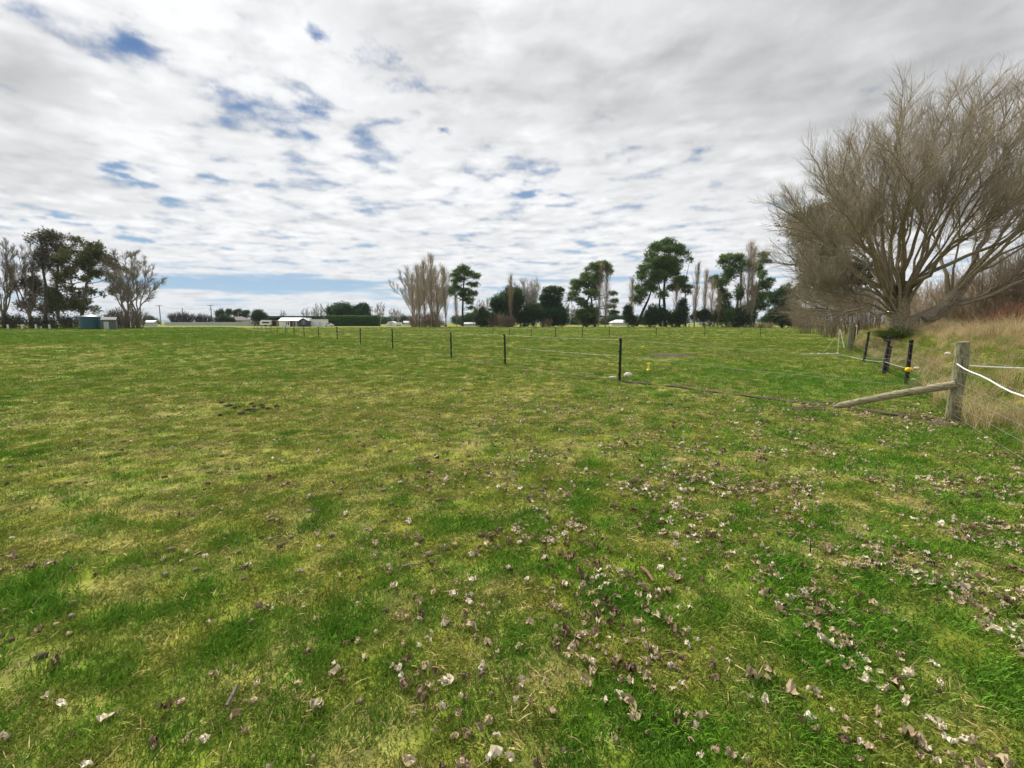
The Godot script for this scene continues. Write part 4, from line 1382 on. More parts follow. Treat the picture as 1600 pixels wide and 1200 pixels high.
	evergreen("macrocarpa_tree", "smaller dark macrocarpa above the right end of the clipped hedge", Vector3(-67.42, ground_height(-67.42, -215), -215), [[[Vector3(0, -0.2, 0), Vector3(0, 8, 0)], 0.35]], [[0.25, 7.68, 2.29, 1.14], [1.95, 7.11, 1.72, 1.43], [-1.8, 6.55, 1.72, 1.43], [0.44, 5.12, 2.86, 1.72], [2.43, 4.56, 1.43, 1.43], [-1.06, 3.7, 2.0, 1.43]], cypress, 48)
	evergreen("round_conifer", "round clipped looking conifer left of the caravan", Vector3(-106.41, ground_height(-106.41, -200), -200), [], [[0.17, 3.81, 2.39, 1.6], [-0.19, 2.48, 2.66, 1.86], [0.78, 4.87, 1.6, 1.06]], bush, 49, "tree")
	var clipped := {"leaf": Color(0.075, 0.165, 0.04), "leaf2": Color(0.12, 0.22, 0.06), "leaf_material": leaves, "size": 0.4, "width": 0.08, "blades": 4, "density": 22.0}
	hedge("clipped_hedge", "tall clipped green hedge right of the farmhouse", Vector3(-63.4, ground_height(-63.4, -190), -190), Vector3(21.0, 3.9, 2.4), 0.05, clipped, 51)
	var dark_hedge: Dictionary = clipped.duplicate()
	dark_hedge.merge({"leaf": Color(0.030, 0.062, 0.03), "leaf2": Color(0.045, 0.085, 0.04)}, true)
	hedge("shelter_hedge", "long dark shelter hedge behind the farmhouse roof", Vector3(-100.56, ground_height(-100.56, -222), -222), Vector3(31.0, 4.0, 2.5), 0.0, dark_hedge, 52)

	# left hand gums and bare trees
	evergreen("gum_tree", "dull thin crowned gum tree behind the left white posts", Vector3(-100.88, ground_height(-100.88, -102), -102), [[[Vector3(1.21, 1.85, 0), Vector3(2.18, 8.52, 0), Vector3(2.09, 14.71, 0), Vector3(2.43, 18.38, 0)], 0.3]],
		[[2.29, 19.23, 1.48, 0.86], [2.49, 17.89, 1.27, 0.86], [1.62, 15.94, 1.27, 0.86], [1.68, 14.47, 1.48, 0.86], [2.75, 12.99, 1.02, 0.76], [0.92, 12.49, 1.22, 0.86], [0.31, 9.77, 1.48, 0.86], [-0.58, 8.77, 1.48, 1.12], [0.85, 8.02, 1.27, 0.86], [-1.31, 7.02, 1.27, 0.86], [-2.12, 4.76, 1.53, 1.14], [-0.18, 4.0, 1.53, 1.14]], dull_gum, 61)
	evergreen("gum_tree", "middle gum tree with mottled brown and green crown", Vector3(-98.95, ground_height(-98.95, -104), -104), [[[Vector3(0.18, 1.86, 0), Vector3(0.63, 8.66, 0), Vector3(1.93, 14.97, 0), Vector3(2.58, 18.21, 0)], 0.3]],
		[[2.45, 19.21, 1.5, 0.67], [3.66, 18.71, 1.3, 0.67], [1.01, 17.97, 1.24, 0.67], [5.06, 17.59, 0.78, 0.47], [2.4, 16.72, 1.76, 0.88], [3.87, 16.22, 1.3, 0.67], [1.15, 14.97, 1.5, 0.78], [3.12, 14.22, 1.5, 0.88], [1.9, 12.71, 1.5, 0.78], [3.9, 12.21, 1.3, 0.67], [2.17, 10.69, 1.3, 0.88], [0.92, 8.91, 1.04, 0.88], [0.17, 11.2, 1.04, 0.88], [-1.44, 6.62, 1.3, 1.04], [0.25, 5.59, 1.56, 1.3], [2.53, 5.08, 1.3, 1.04], [-2.29, 4.05, 1.56, 1.3]], dull_gum, 62)
	evergreen("gum_tree", "dense olive green gum tree above the water tank", Vector3(-89.92, ground_height(-89.92, -100), -100), [[[Vector3(-0.21, 1.84, 0), Vector3(0.38, 4.69, 0), Vector3(0.94, 7.4, 0), Vector3(2.33, 10.82, 0), Vector3(2.93, 14.93, 0)], 0.36], [[Vector3(0.35, 4.45, 0), Vector3(-0.55, 7.4, 0.5), Vector3(-1.14, 10.82, 0.5), Vector3(0.28, 14.45, 0.3)], 0.2]],
		[[3.04, 16.97, 1.45, 0.65], [1.9, 15.65, 1.45, 0.85], [3.93, 16.13, 1.25, 0.65], [0.34, 14.93, 1.0, 0.65], [2.51, 14.45, 1.94, 0.9], [0.66, 13.49, 1.45, 0.75], [5.55, 15.17, 1.0, 0.6], [6.18, 14.21, 1.25, 0.7], [7.39, 13.49, 0.95, 0.55], [3.58, 13.0, 1.45, 0.75], [6.05, 13.0, 1.2, 0.5], [7.7, 12.28, 0.6, 0.4], [-0.85, 13.25, 1.0, 0.65], [-0.06, 11.55, 1.0, 0.65], [3.13, 11.31, 1.25, 0.65], [-0.01, 9.85, 0.85, 0.65], [-1.2, 10.34, 0.95, 0.65], [5.29, 10.58, 0.95, 0.45], [4.86, 7.89, 0.95, 0.55], [4.98, 7.35, 0.7, 0.55], [-0.99, 7.89, 0.95, 0.65], [-1.26, 5.68, 0.95, 0.65], [-0.62, 4.69, 1.2, 0.75], [1.94, 5.19, 0.95, 0.5], [2.09, 3.9, 0.95, 0.5], [0.54, 3.95, 0.7, 0.65], [-4.72, 5.93, 1.5, 1.5], [-3.11, 6.91, 1.25, 1.5]], gum, 63)
	var bare := {"bark": Color(0.20, 0.165, 0.125), "twig": Color(0.17, 0.14, 0.11), "material": wood, "twig_material": wood, "crook": 0.14, "counts": [11, 8, 8], "from": [0.25, 0.15, 0.1], "angle": [0.6, 0.55, 0.5], "up": [0.25, 0.2, 0.15], "length": [3.4, 1.7, 0.8], "steps": [4, 3, 2], "lift": [0.1, 0.08, 0.05], "radius": [0.05, 0.024, 0.014], "wander": 0.09, "taper": 0.45,
		"trunks": [[[Vector3(0, -0.3, 0), Vector3(0.1, 1.5, 0), Vector3(-0.2, 3.2, 0)], [0.45, 0.38, 0.3]]]}
	var limbs := []
	for k in 9:
		var a := k * 2.4
		var s := 0.35 + 0.65 * (k / 8.0)
		limbs.append([Vector3(-0.1, 2.2 + 0.1 * k, 0), Vector3(cos(a) * 0.35, 1.0, sin(a) * 0.35), Vector3(cos(a) * 6.0 * s, 17.5 - 6.0 * s * s, sin(a) * 5.0 * s), 0.15])
	var dull: Dictionary = bare.duplicate()
	dull.merge({"counts": [13, 8, 8], "radius": [0.05, 0.024, 0.015], "up": [0.05, 0.06, 0.05], "length": [2.7, 1.45, 0.85], "lift": [0.03, 0.03, 0.02], "angle": [0.5, 0.55, 0.6], "bark": Color(0.21, 0.18, 0.14), "twig": Color(0.22, 0.19, 0.155)}, true)
	bare_tree("bare_tree", "bare crooked grey tree at the far left edge of the picture", Vector3(-104.01, ground_height(-104.01, -98), -98), limbs, bare, 71)
	bare_tree("bare_tree", "bare tree leaning left in front of the gum trees", Vector3(-100.78, ground_height(-100.78, -100), -100), limbs.slice(0, 6), bare, 72)
	limbs = []
	for k in 14:
		var a := k * 2.4
		var s := 0.25 + 0.75 * (k / 13.0)
		limbs.append([Vector3(-1.0 if k % 2 == 0 else 1.2, 1.6 + 0.1 * k, 0), Vector3(cos(a) * 0.5 * s, 1.0, sin(a) * 0.5), Vector3(cos(a) * 6.2 * s, 15.6 - 6.0 * s * s, sin(a) * 6.0 * s), 0.14])
	dull.trunks = [[[Vector3(-1.0, -0.3, 0), Vector3(-1.0, 1.5, 0), Vector3(-1.1, 3.0, 0)], [0.4, 0.36, 0.3]], [[Vector3(1.2, -0.3, 0), Vector3(1.2, 1.5, 0), Vector3(1.3, 3.0, 0)], [0.4, 0.34, 0.28]]]
	bare_tree("bare_tree", "wide fan shaped bare tree right of the gum trees", Vector3(-79.6, ground_height(-79.6, -100), -100), limbs, dull, 73)
	var brush := {"bark": Color(0.18, 0.14, 0.105), "twig": Color(0.20, 0.155, 0.12), "material": wood, "twig_material": wood, "stem_radius": 0.05, "twig_radius": 0.022, "twigs": 16}
	thicket("scrub_bush", "brown twiggy bush round the feet of the fan shaped bare tree", "bush", Vector3(-78.0, ground_height(-78.0, -97), -97), Vector3(8.2, 4.6, 5.0), 130, brush, 74)
	var under := {"leaf": Color(0.085, 0.085, 0.045), "leaf2": Color(0.16, 0.14, 0.085), "leaf_material": leaves, "size": 0.5, "width": 0.07, "blades": 4, "density": 16.0}
	var rough := []
	for k in 34:
		rough.append([-16.5 + k + 0.4 * sin(k * 1.7), 0.9 + 0.35 * sin(k * 2.3), 1.0, 0.8 + 0.5 * absf(sin(k * 1.1))])
	under.merge({"bark": Color(0.1, 0.08, 0.06), "material": wood, "hollow": 0.3, "rise": 0.4, "depth": 0.08, "density": 70.0, "size": 0.35, "width": 0.06, "blades": 4}, true)
	evergreen("rough_hedge", "rough dark undergrowth along the feet of the gum trees at the left", Vector3(-96.12, ground_height(-96.12, -95), -95), [], rough, under, 75, "hedge")
	var dark_brush: Dictionary = brush.duplicate()
	dark_brush.merge({"bark": Color(0.06, 0.045, 0.04), "twig": Color(0.070, 0.050, 0.045), "stem_radius": 0.07, "twig_radius": 0.035, "twigs": 20}, true)
	thicket("scrub_bush", "rounded dark bare thicket between the first two power poles", "bush", Vector3(-153.51, ground_height(-153.51, -222), -222), Vector3(13.0, 6.6, 6.0), 150, dark_brush, 76)
	thicket("scrub_bush", "dark bare thicket at the left of the tallest power pole", "bush", Vector3(-144.69, ground_height(-144.69, -224), -224), Vector3(10.0, 5.6, 6.0), 130, dark_brush, 77)
	var hedge_pale := bush.duplicate()
	evergreen("evergreen_bush", "olive shelter bushes right of the tallest power pole", Vector3(-136.29, ground_height(-136.29, -226), -226), [], [[-1.47, 2.02, 2.1, 1.2], [0.7, 2.62, 2.4, 1.2], [3.05, 1.72, 1.8, 0.9]], hedge_pale, 78, "bush")
	for k in 4:
		evergreen("gum_tree", ["small open crowned gum right of the tallest power pole", "second small gum right of the tallest power pole", "third small gum right of the tallest power pole", "small gum nearest the round conifer"][k], [Vector3(-159.76, ground_height(-159.76, -262), -262), Vector3(-156.73, ground_height(-156.73, -264), -264), Vector3(-150.63, ground_height(-150.63, -262), -262), Vector3(-146.82, ground_height(-146.82, -264), -264)][k], [[[Vector3(0, -0.2, 0), Vector3(0.2, 6, 0)], 0.2]],
			[[[-0.6, 6.6, 1.3, 0.9], [0.8, 7.4, 1.2, 0.9], [0.1, 5.4, 1.6, 0.9], [-0.9, 4.4, 1.3, 0.8]], [[0.2, 7.8, 1.2, 0.9], [-0.9, 6.4, 1.2, 0.8], [1.0, 6.2, 1.2, 0.8]], [[-0.8, 7.0, 1.3, 0.8], [0.9, 7.6, 1.2, 0.8], [0.1, 5.8, 1.4, 0.8], [1.3, 5.2, 1.0, 0.7]], [[-0.7, 6.2, 1.3, 0.8], [0.8, 7.2, 1.2, 0.7], [0.2, 5.0, 1.4, 0.9]]][k], cypress, 80 + k)

	# Lombardy poplars
	var pop := {"bark": Color(0.24, 0.19, 0.13), "twig": Color(0.40, 0.31, 0.205), "material": wood, "twig_material": wood, "twig_radius": 0.019}
	var spec := [
		[Vector3(-31.57, ground_height(-31.57, -152), -152), 15.97, 0.16, "leftmost poplar of the clump, low and forked"],
		[Vector3(-28.95, ground_height(-28.95, -150), -150), 18.15, 0.13, "second poplar of the clump from the left"],
		[Vector3(-27.89, ground_height(-27.89, -153), -153), 19.94, 0.12, "third poplar of the clump, left of its tallest"],
		[Vector3(-24.93, ground_height(-24.93, -150), -150), 21.54, 0.12, "tallest poplar of the clump, a sharp spire"],
		[Vector3(-23.94, ground_height(-23.94, -154), -154), 18.02, 0.14, "poplar close on the right of the tallest spire in the clump"],
		[Vector3(-20.7, ground_height(-20.7, -150), -150), 17.55, 0.10, "rightmost slim poplar of the clump beside the layered pine"],
		[Vector3(-17.72, ground_height(-17.72, -152), -152), 9.7, 0.09, "short thin poplar just left of the layered pine trunk"],
		[Vector3(-0.4, ground_height(-0.4, -148), -148), 14.96, 0.09, "slim poplar spire in front of the broad cypress"],
		[Vector3(26.59, ground_height(26.59, -147), -147), 17.98, 0.14, "brown poplar against the right side of the rounded pine"],
		[Vector3(28.96, ground_height(28.96, -148), -148), 17.32, 0.15, "brown poplar rightmost of the pair at the rounded pine"],
		[Vector3(36.59, ground_height(36.59, -146), -146), 13.98, 0.10, "slim poplar left of the leaning pine trunk"],
		[Vector3(50.28, ground_height(50.28, -146), -146), 12.81, 0.11, "brown poplar in front of the tallest pine"],
		[Vector3(55.38, ground_height(55.38, -145), -145), 18.12, 0.09, "tall pale poplar right of the tallest pine"],
		[Vector3(60.31, ground_height(60.31, -150), -150), 16.76, 0.10, "pale poplar in the middle between the two big right hand pines"],
		[Vector3(60.43, ground_height(60.43, -145), -145), 13.5, 0.12, "lower brown poplar left of the flat armed pine"],
		[Vector3(63.43, ground_height(63.43, -147), -147), 10.16, 0.12, "short brown poplar at the left foot of the flat armed pine"],
		[Vector3(70.63, ground_height(70.63, -144), -144), 24.13, 0.13, "left spire of the big twin poplar before the flat armed pine"],
		[Vector3(71.98, ground_height(71.98, -144), -144), 22.6, 0.13, "right spire of the big twin poplar before the flat armed pine"],
		[Vector3(69.46, ground_height(69.46, -146), -146), 14.56, 0.15, "short brown poplar left of the big twin poplar"],
	]
	for k in spec.size():
		var s: Array = spec[k]
		poplar(s[3], s[0], s[1], s[2], 100 + k, pop, 0.03 if k > 7 else 0.10)
	var sucker := {"bark": Color(0.24, 0.175, 0.115), "twig": Color(0.27, 0.20, 0.13), "material": wood, "twig_material": wood, "stem_radius": 0.05, "twig_radius": 0.025, "twigs": 14}
	thicket("scrub_bush", "brown suckers round the left feet of the poplar clump", "bush", Vector3(-28.95, ground_height(-28.95, -149), -149), Vector3(8.0, 4.6, 4.0), 110, sucker, 121)
	thicket("scrub_bush", "brown suckers round the right feet of the poplar clump", "bush", Vector3(-24.56, ground_height(-24.56, -149), -149), Vector3(6.0, 5.5, 4.0), 90, sucker, 122)
	thicket("scrub_bush", "brown twiggy scrub in front of the broad cypress", "bush", Vector3(-4.3, ground_height(-4.3, -146), -146), Vector3(8.0, 4.6, 4.0), 90, sucker, 123)
	thicket("scrub_bush", "brown twiggy scrub at the right foot of the broad cypress", "bush", Vector3(-0.98, ground_height(-0.98, -147), -147), Vector3(5.0, 4.2, 4.0), 70, sucker, 124)
	thicket("scrub_bush", "low brown scrub at the foot of the flat topped cypress", "bush", Vector3(10.37, ground_height(10.37, -146), -146), Vector3(4.0, 3.2, 3.0), 50, sucker, 125)
	thicket("scrub_bush", "brown brush behind the spiky pine at the right", "bush", Vector3(74.3, ground_height(74.3, -120), -120), Vector3(10.0, 5.5, 5.0), 120, sucker, 126)
	thicket("scrub_bush", "low brown scrub along the field edge below the spiky pine", "bush", Vector3(66.17, ground_height(66.17, -125), -125), Vector3(7.0, 1.6, 3.0), 80, sucker, 127)
	# pale broad bare trees behind
	var ghost: Dictionary = bare.duplicate()
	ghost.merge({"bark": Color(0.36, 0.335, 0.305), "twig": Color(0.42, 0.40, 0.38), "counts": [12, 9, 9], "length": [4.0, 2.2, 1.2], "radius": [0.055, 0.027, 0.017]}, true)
	limbs = []
	for k in 12:
		var a := k * 2.4
		var s := 0.25 + 0.75 * (k / 11.0)
		limbs.append([Vector3(0, 2.5, 0), Vector3(cos(a) * 0.45, 1.0, sin(a) * 0.45), Vector3(cos(a) * 9.5 * s, 20.0 - 8.0 * s * s, sin(a) * 7.0 * s), 0.14])
	bare_tree("bare_tree", "wide pale bare tree behind the left of the poplar clump", Vector3(-33.77, ground_height(-33.77, -168), -168), limbs, ghost, 131)
	bare_tree("bare_tree", "wide pale bare tree behind the right of the poplar clump", Vector3(-27.2, ground_height(-27.2, -172), -172), limbs, ghost, 132)
	limbs = []
	for k in 10:
		var a := k * 2.4
		var s := 0.3 + 0.7 * (k / 9.0)
		limbs.append([Vector3(0, 3.0 + 0.2 * k, 0), Vector3(0.5 + cos(a) * 0.3, 1.0, sin(a) * 0.45), Vector3(1.5 + cos(a) * 5.5 * s, 14.0 - 4.5 * s * s, sin(a) * 5.0 * s), 0.13])
	bare_tree("bare_tree", "pale bare tree between the broad cypress and the flat topped cypress", Vector3(4.07, ground_height(4.07, -160), -160), limbs, ghost, 133)
	# farther trees, small on the horizon
	var far_limbs := []
	for k in 7:
		var a := k * 2.4
		var s := 0.3 + 0.7 * (k / 6.0)
		far_limbs.append([Vector3(0, 1.5, 0), Vector3(cos(a) * 0.4, 1.0, sin(a) * 0.4), Vector3(cos(a) * 4.0 * s, 13.0 - 4.0 * s * s, sin(a) * 4.0 * s), 0.22])
	var far_bare: Dictionary = ghost.duplicate()
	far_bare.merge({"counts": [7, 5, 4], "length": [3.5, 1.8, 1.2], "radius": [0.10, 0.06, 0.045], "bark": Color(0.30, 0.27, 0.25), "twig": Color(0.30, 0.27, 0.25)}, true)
	var far_spots := [[Vector3(-142.4, ground_height(-142.4, -330), -330), 0.8, "pale distant bare tree behind the farmhouse, the left one"], [Vector3(-136.65, ground_height(-136.65, -330), -330), 0.75, "pale distant bare tree behind the white shed"], [Vector3(-128.65, ground_height(-128.65, -320), -320), 1.0, "taller pale distant bare tree left of the dark macrocarpa"], [Vector3(-19.3, ground_height(-19.3, -300), -300), 1.1, "small pale bare tree far off right of the layered pine"], [Vector3(-99.38, ground_height(-99.38, -360), -360), 1.15, "small pale bare tree far off above the hedge's right end"], [Vector3(-92.23, ground_height(-92.23, -370), -370), 0.9, "small pale bare tree far off above the tunnel house"], [Vector3(-88.26, ground_height(-88.26, -370), -370), 0.85, "small pale bare tree far off above the box trailer"], [Vector3(28.95, ground_height(28.95, -240), -240), 0.8, "pale bare tree between the flat topped cypress and the rounded pine"], [Vector3(-162.66, ground_height(-162.66, -340), -340), 0.7, "small pale tree far off above the shelter hedge"]]
	var first := bare_tree("distant_tree", far_spots[0][2], far_spots[0][0], far_limbs, far_bare, 141, "pale trees far beyond the farm")
	first.scale = Vector3.ONE * far_spots[0][1]
	for k in range(1, far_spots.size()):
		copy_of(first, "distant_tree", far_spots[k][2], far_spots[k][0], k * 1.3, far_spots[k][1])
	poplar("distant thin poplar spire right of the layered pine", Vector3(-13.24, ground_height(-13.24, -260), -260), 13.5, 0.1, 151, pop)
	evergreen("fir_tree", "small dark distant fir right of the layered pine", Vector3(-17.26, ground_height(-17.26, -230), -230), [], [[0, 1.5, 2.2, 1.5], [0, 3.5, 1.5, 1.3], [0, 5.5, 0.9, 1.2], [0, 6.8, 0.4, 0.8]], cypress, 152)
	evergreen("fir_tree", "second small dark fir left of the broad cypress", Vector3(-14.06, ground_height(-14.06, -228), -228), [], [[0, 1.5, 2.2, 1.5], [0, 3.6, 1.6, 1.3], [0, 5.8, 1.0, 1.2], [0, 7.4, 0.45, 0.9]], cypress, 153)
	evergreen("round_conifer", "low round tree seen right of the layered pine's foot", Vector3(-19.02, ground_height(-19.02, -215), -215), [], [[-1.0, 2.2, 2.4, 1.8], [1.0, 2.6, 2.2, 1.7], [0, 3.6, 1.6, 1.2]], cypress, 154)
	# the dark belt of trees on the horizon
	for k in 11:
		evergreen("belt_tree", "low dark tree of the distant shelter belt, %s from the left" % ordinal(k), [Vector3(-317.45, ground_height(-317.45, -420), -420), Vector3(-115.25, ground_height(-115.25, -400), -400), Vector3(-109.89, ground_height(-109.89, -410), -410), Vector3(-99.87, ground_height(-99.87, -405), -405), Vector3(-90.06, ground_height(-90.06, -400), -400), Vector3(-11.06, ground_height(-11.06, -330), -330), Vector3(-32.16, ground_height(-32.16, -320), -320), Vector3(42.21, ground_height(42.21, -300), -300), Vector3(65.64, ground_height(65.64, -310), -310), Vector3(75.05, ground_height(75.05, -320), -320), Vector3(84.43, ground_height(84.43, -300), -300)][k], [], [[-4.0, 2.2, 3.6, 2.2], [-0.5, 2.8, 3.6, 2.4], [3.5, 2.3, 3.8, 2.2], [1.5, 4.0, 2.0, 1.4]], cypress, 160 + k, "tree", "distant shelter belt")
	# power poles
	for k in 4:
		power_pole([Vector3(-167.75, ground_height(-167.75, -228), -228), Vector3(-162.4, ground_height(-162.4, -236), -236), Vector3(-143.3, ground_height(-143.3, -228), -228), Vector3(-137.34, ground_height(-137.34, -240), -240)][k], [9.6, 8.6, 9.6, 7.0][k], k)
	for k in 2:
		var q := Buf.new()
		var s: float = [-1.0, 1.0][k]
		for p in [[Vector3(-186.97, 6.72, -200), Vector3(-167.02, 8.96, -228)], [Vector3(-167.02, 8.96, -228), Vector3(-142.71, 8.66, -228)]]:
			wire_into(q, (p[0] as Vector3) + Vector3(s, 0, 0), (p[1] as Vector3) + Vector3(s, 0, 0), 1.1, 0.02, 10)
		var o := part("power_line", q, plain_material(Color(0.03, 0.03, 0.03), 0.6), self)
		tag(o, "%s power line strung between the cross arms of the left poles" % ["left hand", "right hand"][k], "wire")

func power_pole(at: Vector3, h: float, k: int) -> void:
	var o := thing("power_pole", ["concrete power pole with a cross arm, first right of the fan shaped bare tree", "thin plain power pole in front of the dark thicket", "tall power pole with two cross arms right of the dark thicket", "short thin pole left of the round conifer"][k], "power pole", at, 0.1)
	var m := plain_material(Color(0.22, 0.21, 0.20), 0.8)
	var b := Buf.new()
	b.rod(Vector3(0, -0.5, 0), Vector3(0, h, 0), 0.26, 0.17, 8)
	part("pole", b, m, o)
	if k == 1 or k == 3:
		return
	for j in (1 if k == 0 else 2):
		b = Buf.new()
		b.box(Vector3(0, h - 0.35 - 1.9 * j, 0.18), Vector3(2.9 - 1.2 * j, 0.16, 0.14))
		var arm := part("cross_arm", b, m, o)
		for x in [-1.2, -0.5, 0.5, 1.2]:
			b = Buf.new()
			b.rod(Vector3(x * (1.0 - 0.4 * j), h - 0.19 - 1.9 * j, 0.18), Vector3(x * (1.0 - 0.4 * j), h - 1.9 * j, 0.18), 0.05, 0.07, 6)
			part("insulator", b, m, arm)

func wire_into(b: Buf, p: Vector3, q: Vector3, sag: float, r: float, steps := 8) -> void:
	var pts := PackedVector3Array()
	for i in steps + 1:
		var t := float(i) / steps
		pts.append(p.lerp(q, t) - Vector3.UP * sag * 4.0 * t * (1.0 - t))
	b.tube(pts, radii(pts.size(), r, r), 5, Color.WHITE)

# ---------------------------------------------------------------- the big bare tree and the bank
func build_near_trees() -> void:
	var rng := RandomNumberGenerator.new()
	rng.seed = 300
	var bark := textured(Color.WHITE, noise_texture(0.02, Color(0.25, 0.24, 0.22), Color(1.65, 1.6, 1.5), 6, 13, 512), Vector3(2.4, 0.55, 2.4), 0.95, 6.0)
	var wood := plain_material(Color.WHITE, 0.95)
	var at := Vector3(19.46, ground_height(19.46, -24), -24)
	var o := {"bark": Color(0.35, 0.305, 0.225), "twig": Color(0.33, 0.285, 0.225), "material": bark, "twig_material": wood, "crook": 0.09, "counts": [15, 8, 10], "from": [0.42, 0.2, 0.15], "angle": [0.5, 0.62, 0.6], "up": [0.08, 0.15, 0.15], "length": [2.5, 1.35, 0.75], "steps": [5, 4, 3], "lift": [0.03, 0.04, 0.05], "radius": [0.028, 0.010, 0.0040], "wander": 0.08, "taper": 0.3,
		"trunks": [
			[[Vector3(0.0, -0.5, 0), Vector3(0.05, 0.4, 0), Vector3(0.0, 1.1, 0), Vector3(-0.05, 1.9, 0.05), Vector3(0.0, 2.8, 0.1)], [0.60, 0.46, 0.42, 0.34, 0.12]],
			[[Vector3(0.1, 0.55, 0.15), Vector3(0.7, 0.85, 0.45), Vector3(1.5, 1.35, 0.6), Vector3(2.3, 2.35, 0.6), Vector3(3.0, 3.4, 0.5)], [0.40, 0.38, 0.34, 0.27, 0.20]],
			[[Vector3(-0.15, 0.5, 0), Vector3(-0.35, 1.4, -0.2), Vector3(-0.5, 2.6, -0.3)], [0.36, 0.30, 0.22]],
		]}
	var limbs := []
	# fan of limbs out of the pollarded trunk: azimuth, how far out the tip lies, its height, where it starts
	for k in 46:
		var a := k * 2.39996
		var f := sqrt((k + 0.7) / 46.0)
		var out := 7.0 * f
		var top := 10.9 - 5.3 * pow(f, 1.75) + rng.randf_range(-0.5, 0.6)
		var side := cos(a)
		var foot := Vector3(0.0 + 0.3 * side, rng.randf_range(1.2, 2.6), 0.25 * sin(a))
		var shift := 1.9
		if side > 0.45 and f > 0.4:
			foot = Vector3(rng.randf_range(1.6, 2.9), 0.0, 0.6)
			foot.y = lerpf(1.5, 3.3, (foot.x - 1.6) / 1.3)
		var tip := Vector3(side * out + shift * (1.0 - 0.5 * f), top, sin(a) * out * 0.85)
		limbs.append([foot, Vector3(side * (0.18 + 0.55 * f), 1.2 - 0.62 * f, sin(a) * (0.18 + 0.55 * f)), tip, rng.randf_range(0.055, 0.125)])
	# low boughs drooping to the left
	for k in 4:
		limbs.append([Vector3(-0.3, 1.0 + 0.22 * k, 0.1), Vector3(-1.0, 0.30 + 0.05 * k, rng.randf_range(-0.4, 0.4)), Vector3(-3.6 - 0.35 * k, 1.5 + 0.75 * k, rng.randf_range(-2.5, 2.5)), 0.07])
	for k in 4:
		limbs.append([Vector3(1.6, 1.5, 0.6), Vector3(1.0, 0.25, rng.randf_range(-0.2, 0.5)), Vector3(6.0 + 1.0 * k, 2.4 + 1.1 * k, rng.randf_range(-1.5, 2.5)), 0.09])
	var tree := bare_tree("willow_tree", "big bare many limbed willow on the bank at the right", at, limbs, o, 301)
	# a broken dead bough lying in the fork
	var b := Buf.new()
	b.tube(PackedVector3Array([Vector3(0.45, 1.05, 0.75), Vector3(0.7, 0.85, 0.85), Vector3(1.1, 0.95, 0.9), Vector3(1.25, 1.3, 0.95), Vector3(1.7, 1.65, 1.0), Vector3(1.9, 2.1, 1.0), Vector3(2.3, 2.5, 0.9)]), PackedFloat32Array([0.06, 0.11, 0.12, 0.10, 0.08, 0.05, 0.02]), 8, Color(0.24, 0.20, 0.15), true)
	part("broken_bough", b, bark, tree)
	b = Buf.new()
	b.tube(PackedVector3Array([Vector3(0.35, 0.95, 0.8), Vector3(0.33, 0.5, 0.95), Vector3(0.22, 0.0, 1.05)]), PackedFloat32Array([0.035, 0.045, 0.03]), 6, Color(0.42, 0.38, 0.31), true)
	part("dead_stub", b, bark, tree)

	var leaves := leafy(0.7, 0.9)
	# rushes at its foot
	var rush := thing("flax_bush", "dark green rushy bush at the foot of the big bare tree", "bush", Vector3(17.86, ground_height(17.86, -21.7), -21.7) + Vector3(0, -0.08, 0))
	b = Buf.new()
	for i in 800:
		var t := rng.randf() * TAU
		var f := sqrt(rng.randf())
		var lean := 0.12 + 0.6 * f
		blade(b, Vector3(cos(t) * f * 0.7, 0, sin(t) * f * 0.55), Vector3(cos(t) * lean, 1.0, sin(t) * lean).normalized(), rng.randf_range(0.6, 1.3) * (1.0 - 0.3 * f), 0.014, rng.randf_range(0.1, 0.35) + 0.35 * f, tone(rng, Color(0.12, 0.165, 0.045), 0.4), 0.3)
	stuff_part("blades", b, leaves, rush)

	# brown bare scrub behind and right of the tree
	var brush := {"bark": Color(0.30, 0.24, 0.17), "twig": Color(0.33, 0.26, 0.185), "material": wood, "twig_material": wood, "stem_radius": 0.024, "twig_radius": 0.0075, "twigs": 22}
	var red: Dictionary = brush.duplicate()
	red.merge({"bark": Color(0.24, 0.105, 0.06), "twig": Color(0.26, 0.12, 0.07), "stem_radius": 0.012, "twig_radius": 0.006, "twigs": 12}, true)
	var gloom: Dictionary = brush.duplicate()
	gloom.merge({"bark": Color(0.15, 0.115, 0.085), "twig": Color(0.18, 0.14, 0.10), "twigs": 18}, true)
	var spots := [
		[Vector3(31.25, ground_height(31.25, -44), -44), Vector3(7, 5.4, 5), 90, "brown bare thicket behind the left boughs of the big tree"],
		[Vector3(30.82, ground_height(30.82, -40), -40), Vector3(7, 4.4, 5), 90, "brown bare thicket straight behind the big trunk"],
		[Vector3(39.0, ground_height(39.0, -60), -60), Vector3(9, 6.5, 6), 90, "brown bare thicket at the field edge below the olive pine"],
		[Vector3(28.75, ground_height(28.75, -33), -33), Vector3(7, 3.8, 5), 90, "brown bare thicket right behind the leaning trunk"],
		[Vector3(27.4, ground_height(27.4, -29), -29), Vector3(7, 4.0, 5), 110, "tall brown bare thicket behind the near strainer post"],
		[Vector3(27.5, ground_height(27.5, -27), -27), Vector3(7, 4.2, 5), 115, "tall brown bare thicket at the right edge, behind the red stems"],
		[Vector3(26.37, ground_height(26.37, -24), -24), Vector3(7, 4.6, 5), 110, "brown bare thicket cut off by the right edge of the picture"],
		[Vector3(38.11, ground_height(38.11, -36), -36), Vector3(10, 7.5, 6), 100, "highest brown thicket standing farther back at the right edge"],
		[Vector3(38.27, ground_height(38.27, -42), -42), Vector3(9, 5.0, 6), 120, "brown thicket farther back between the tree and the tall thicket"],
	]
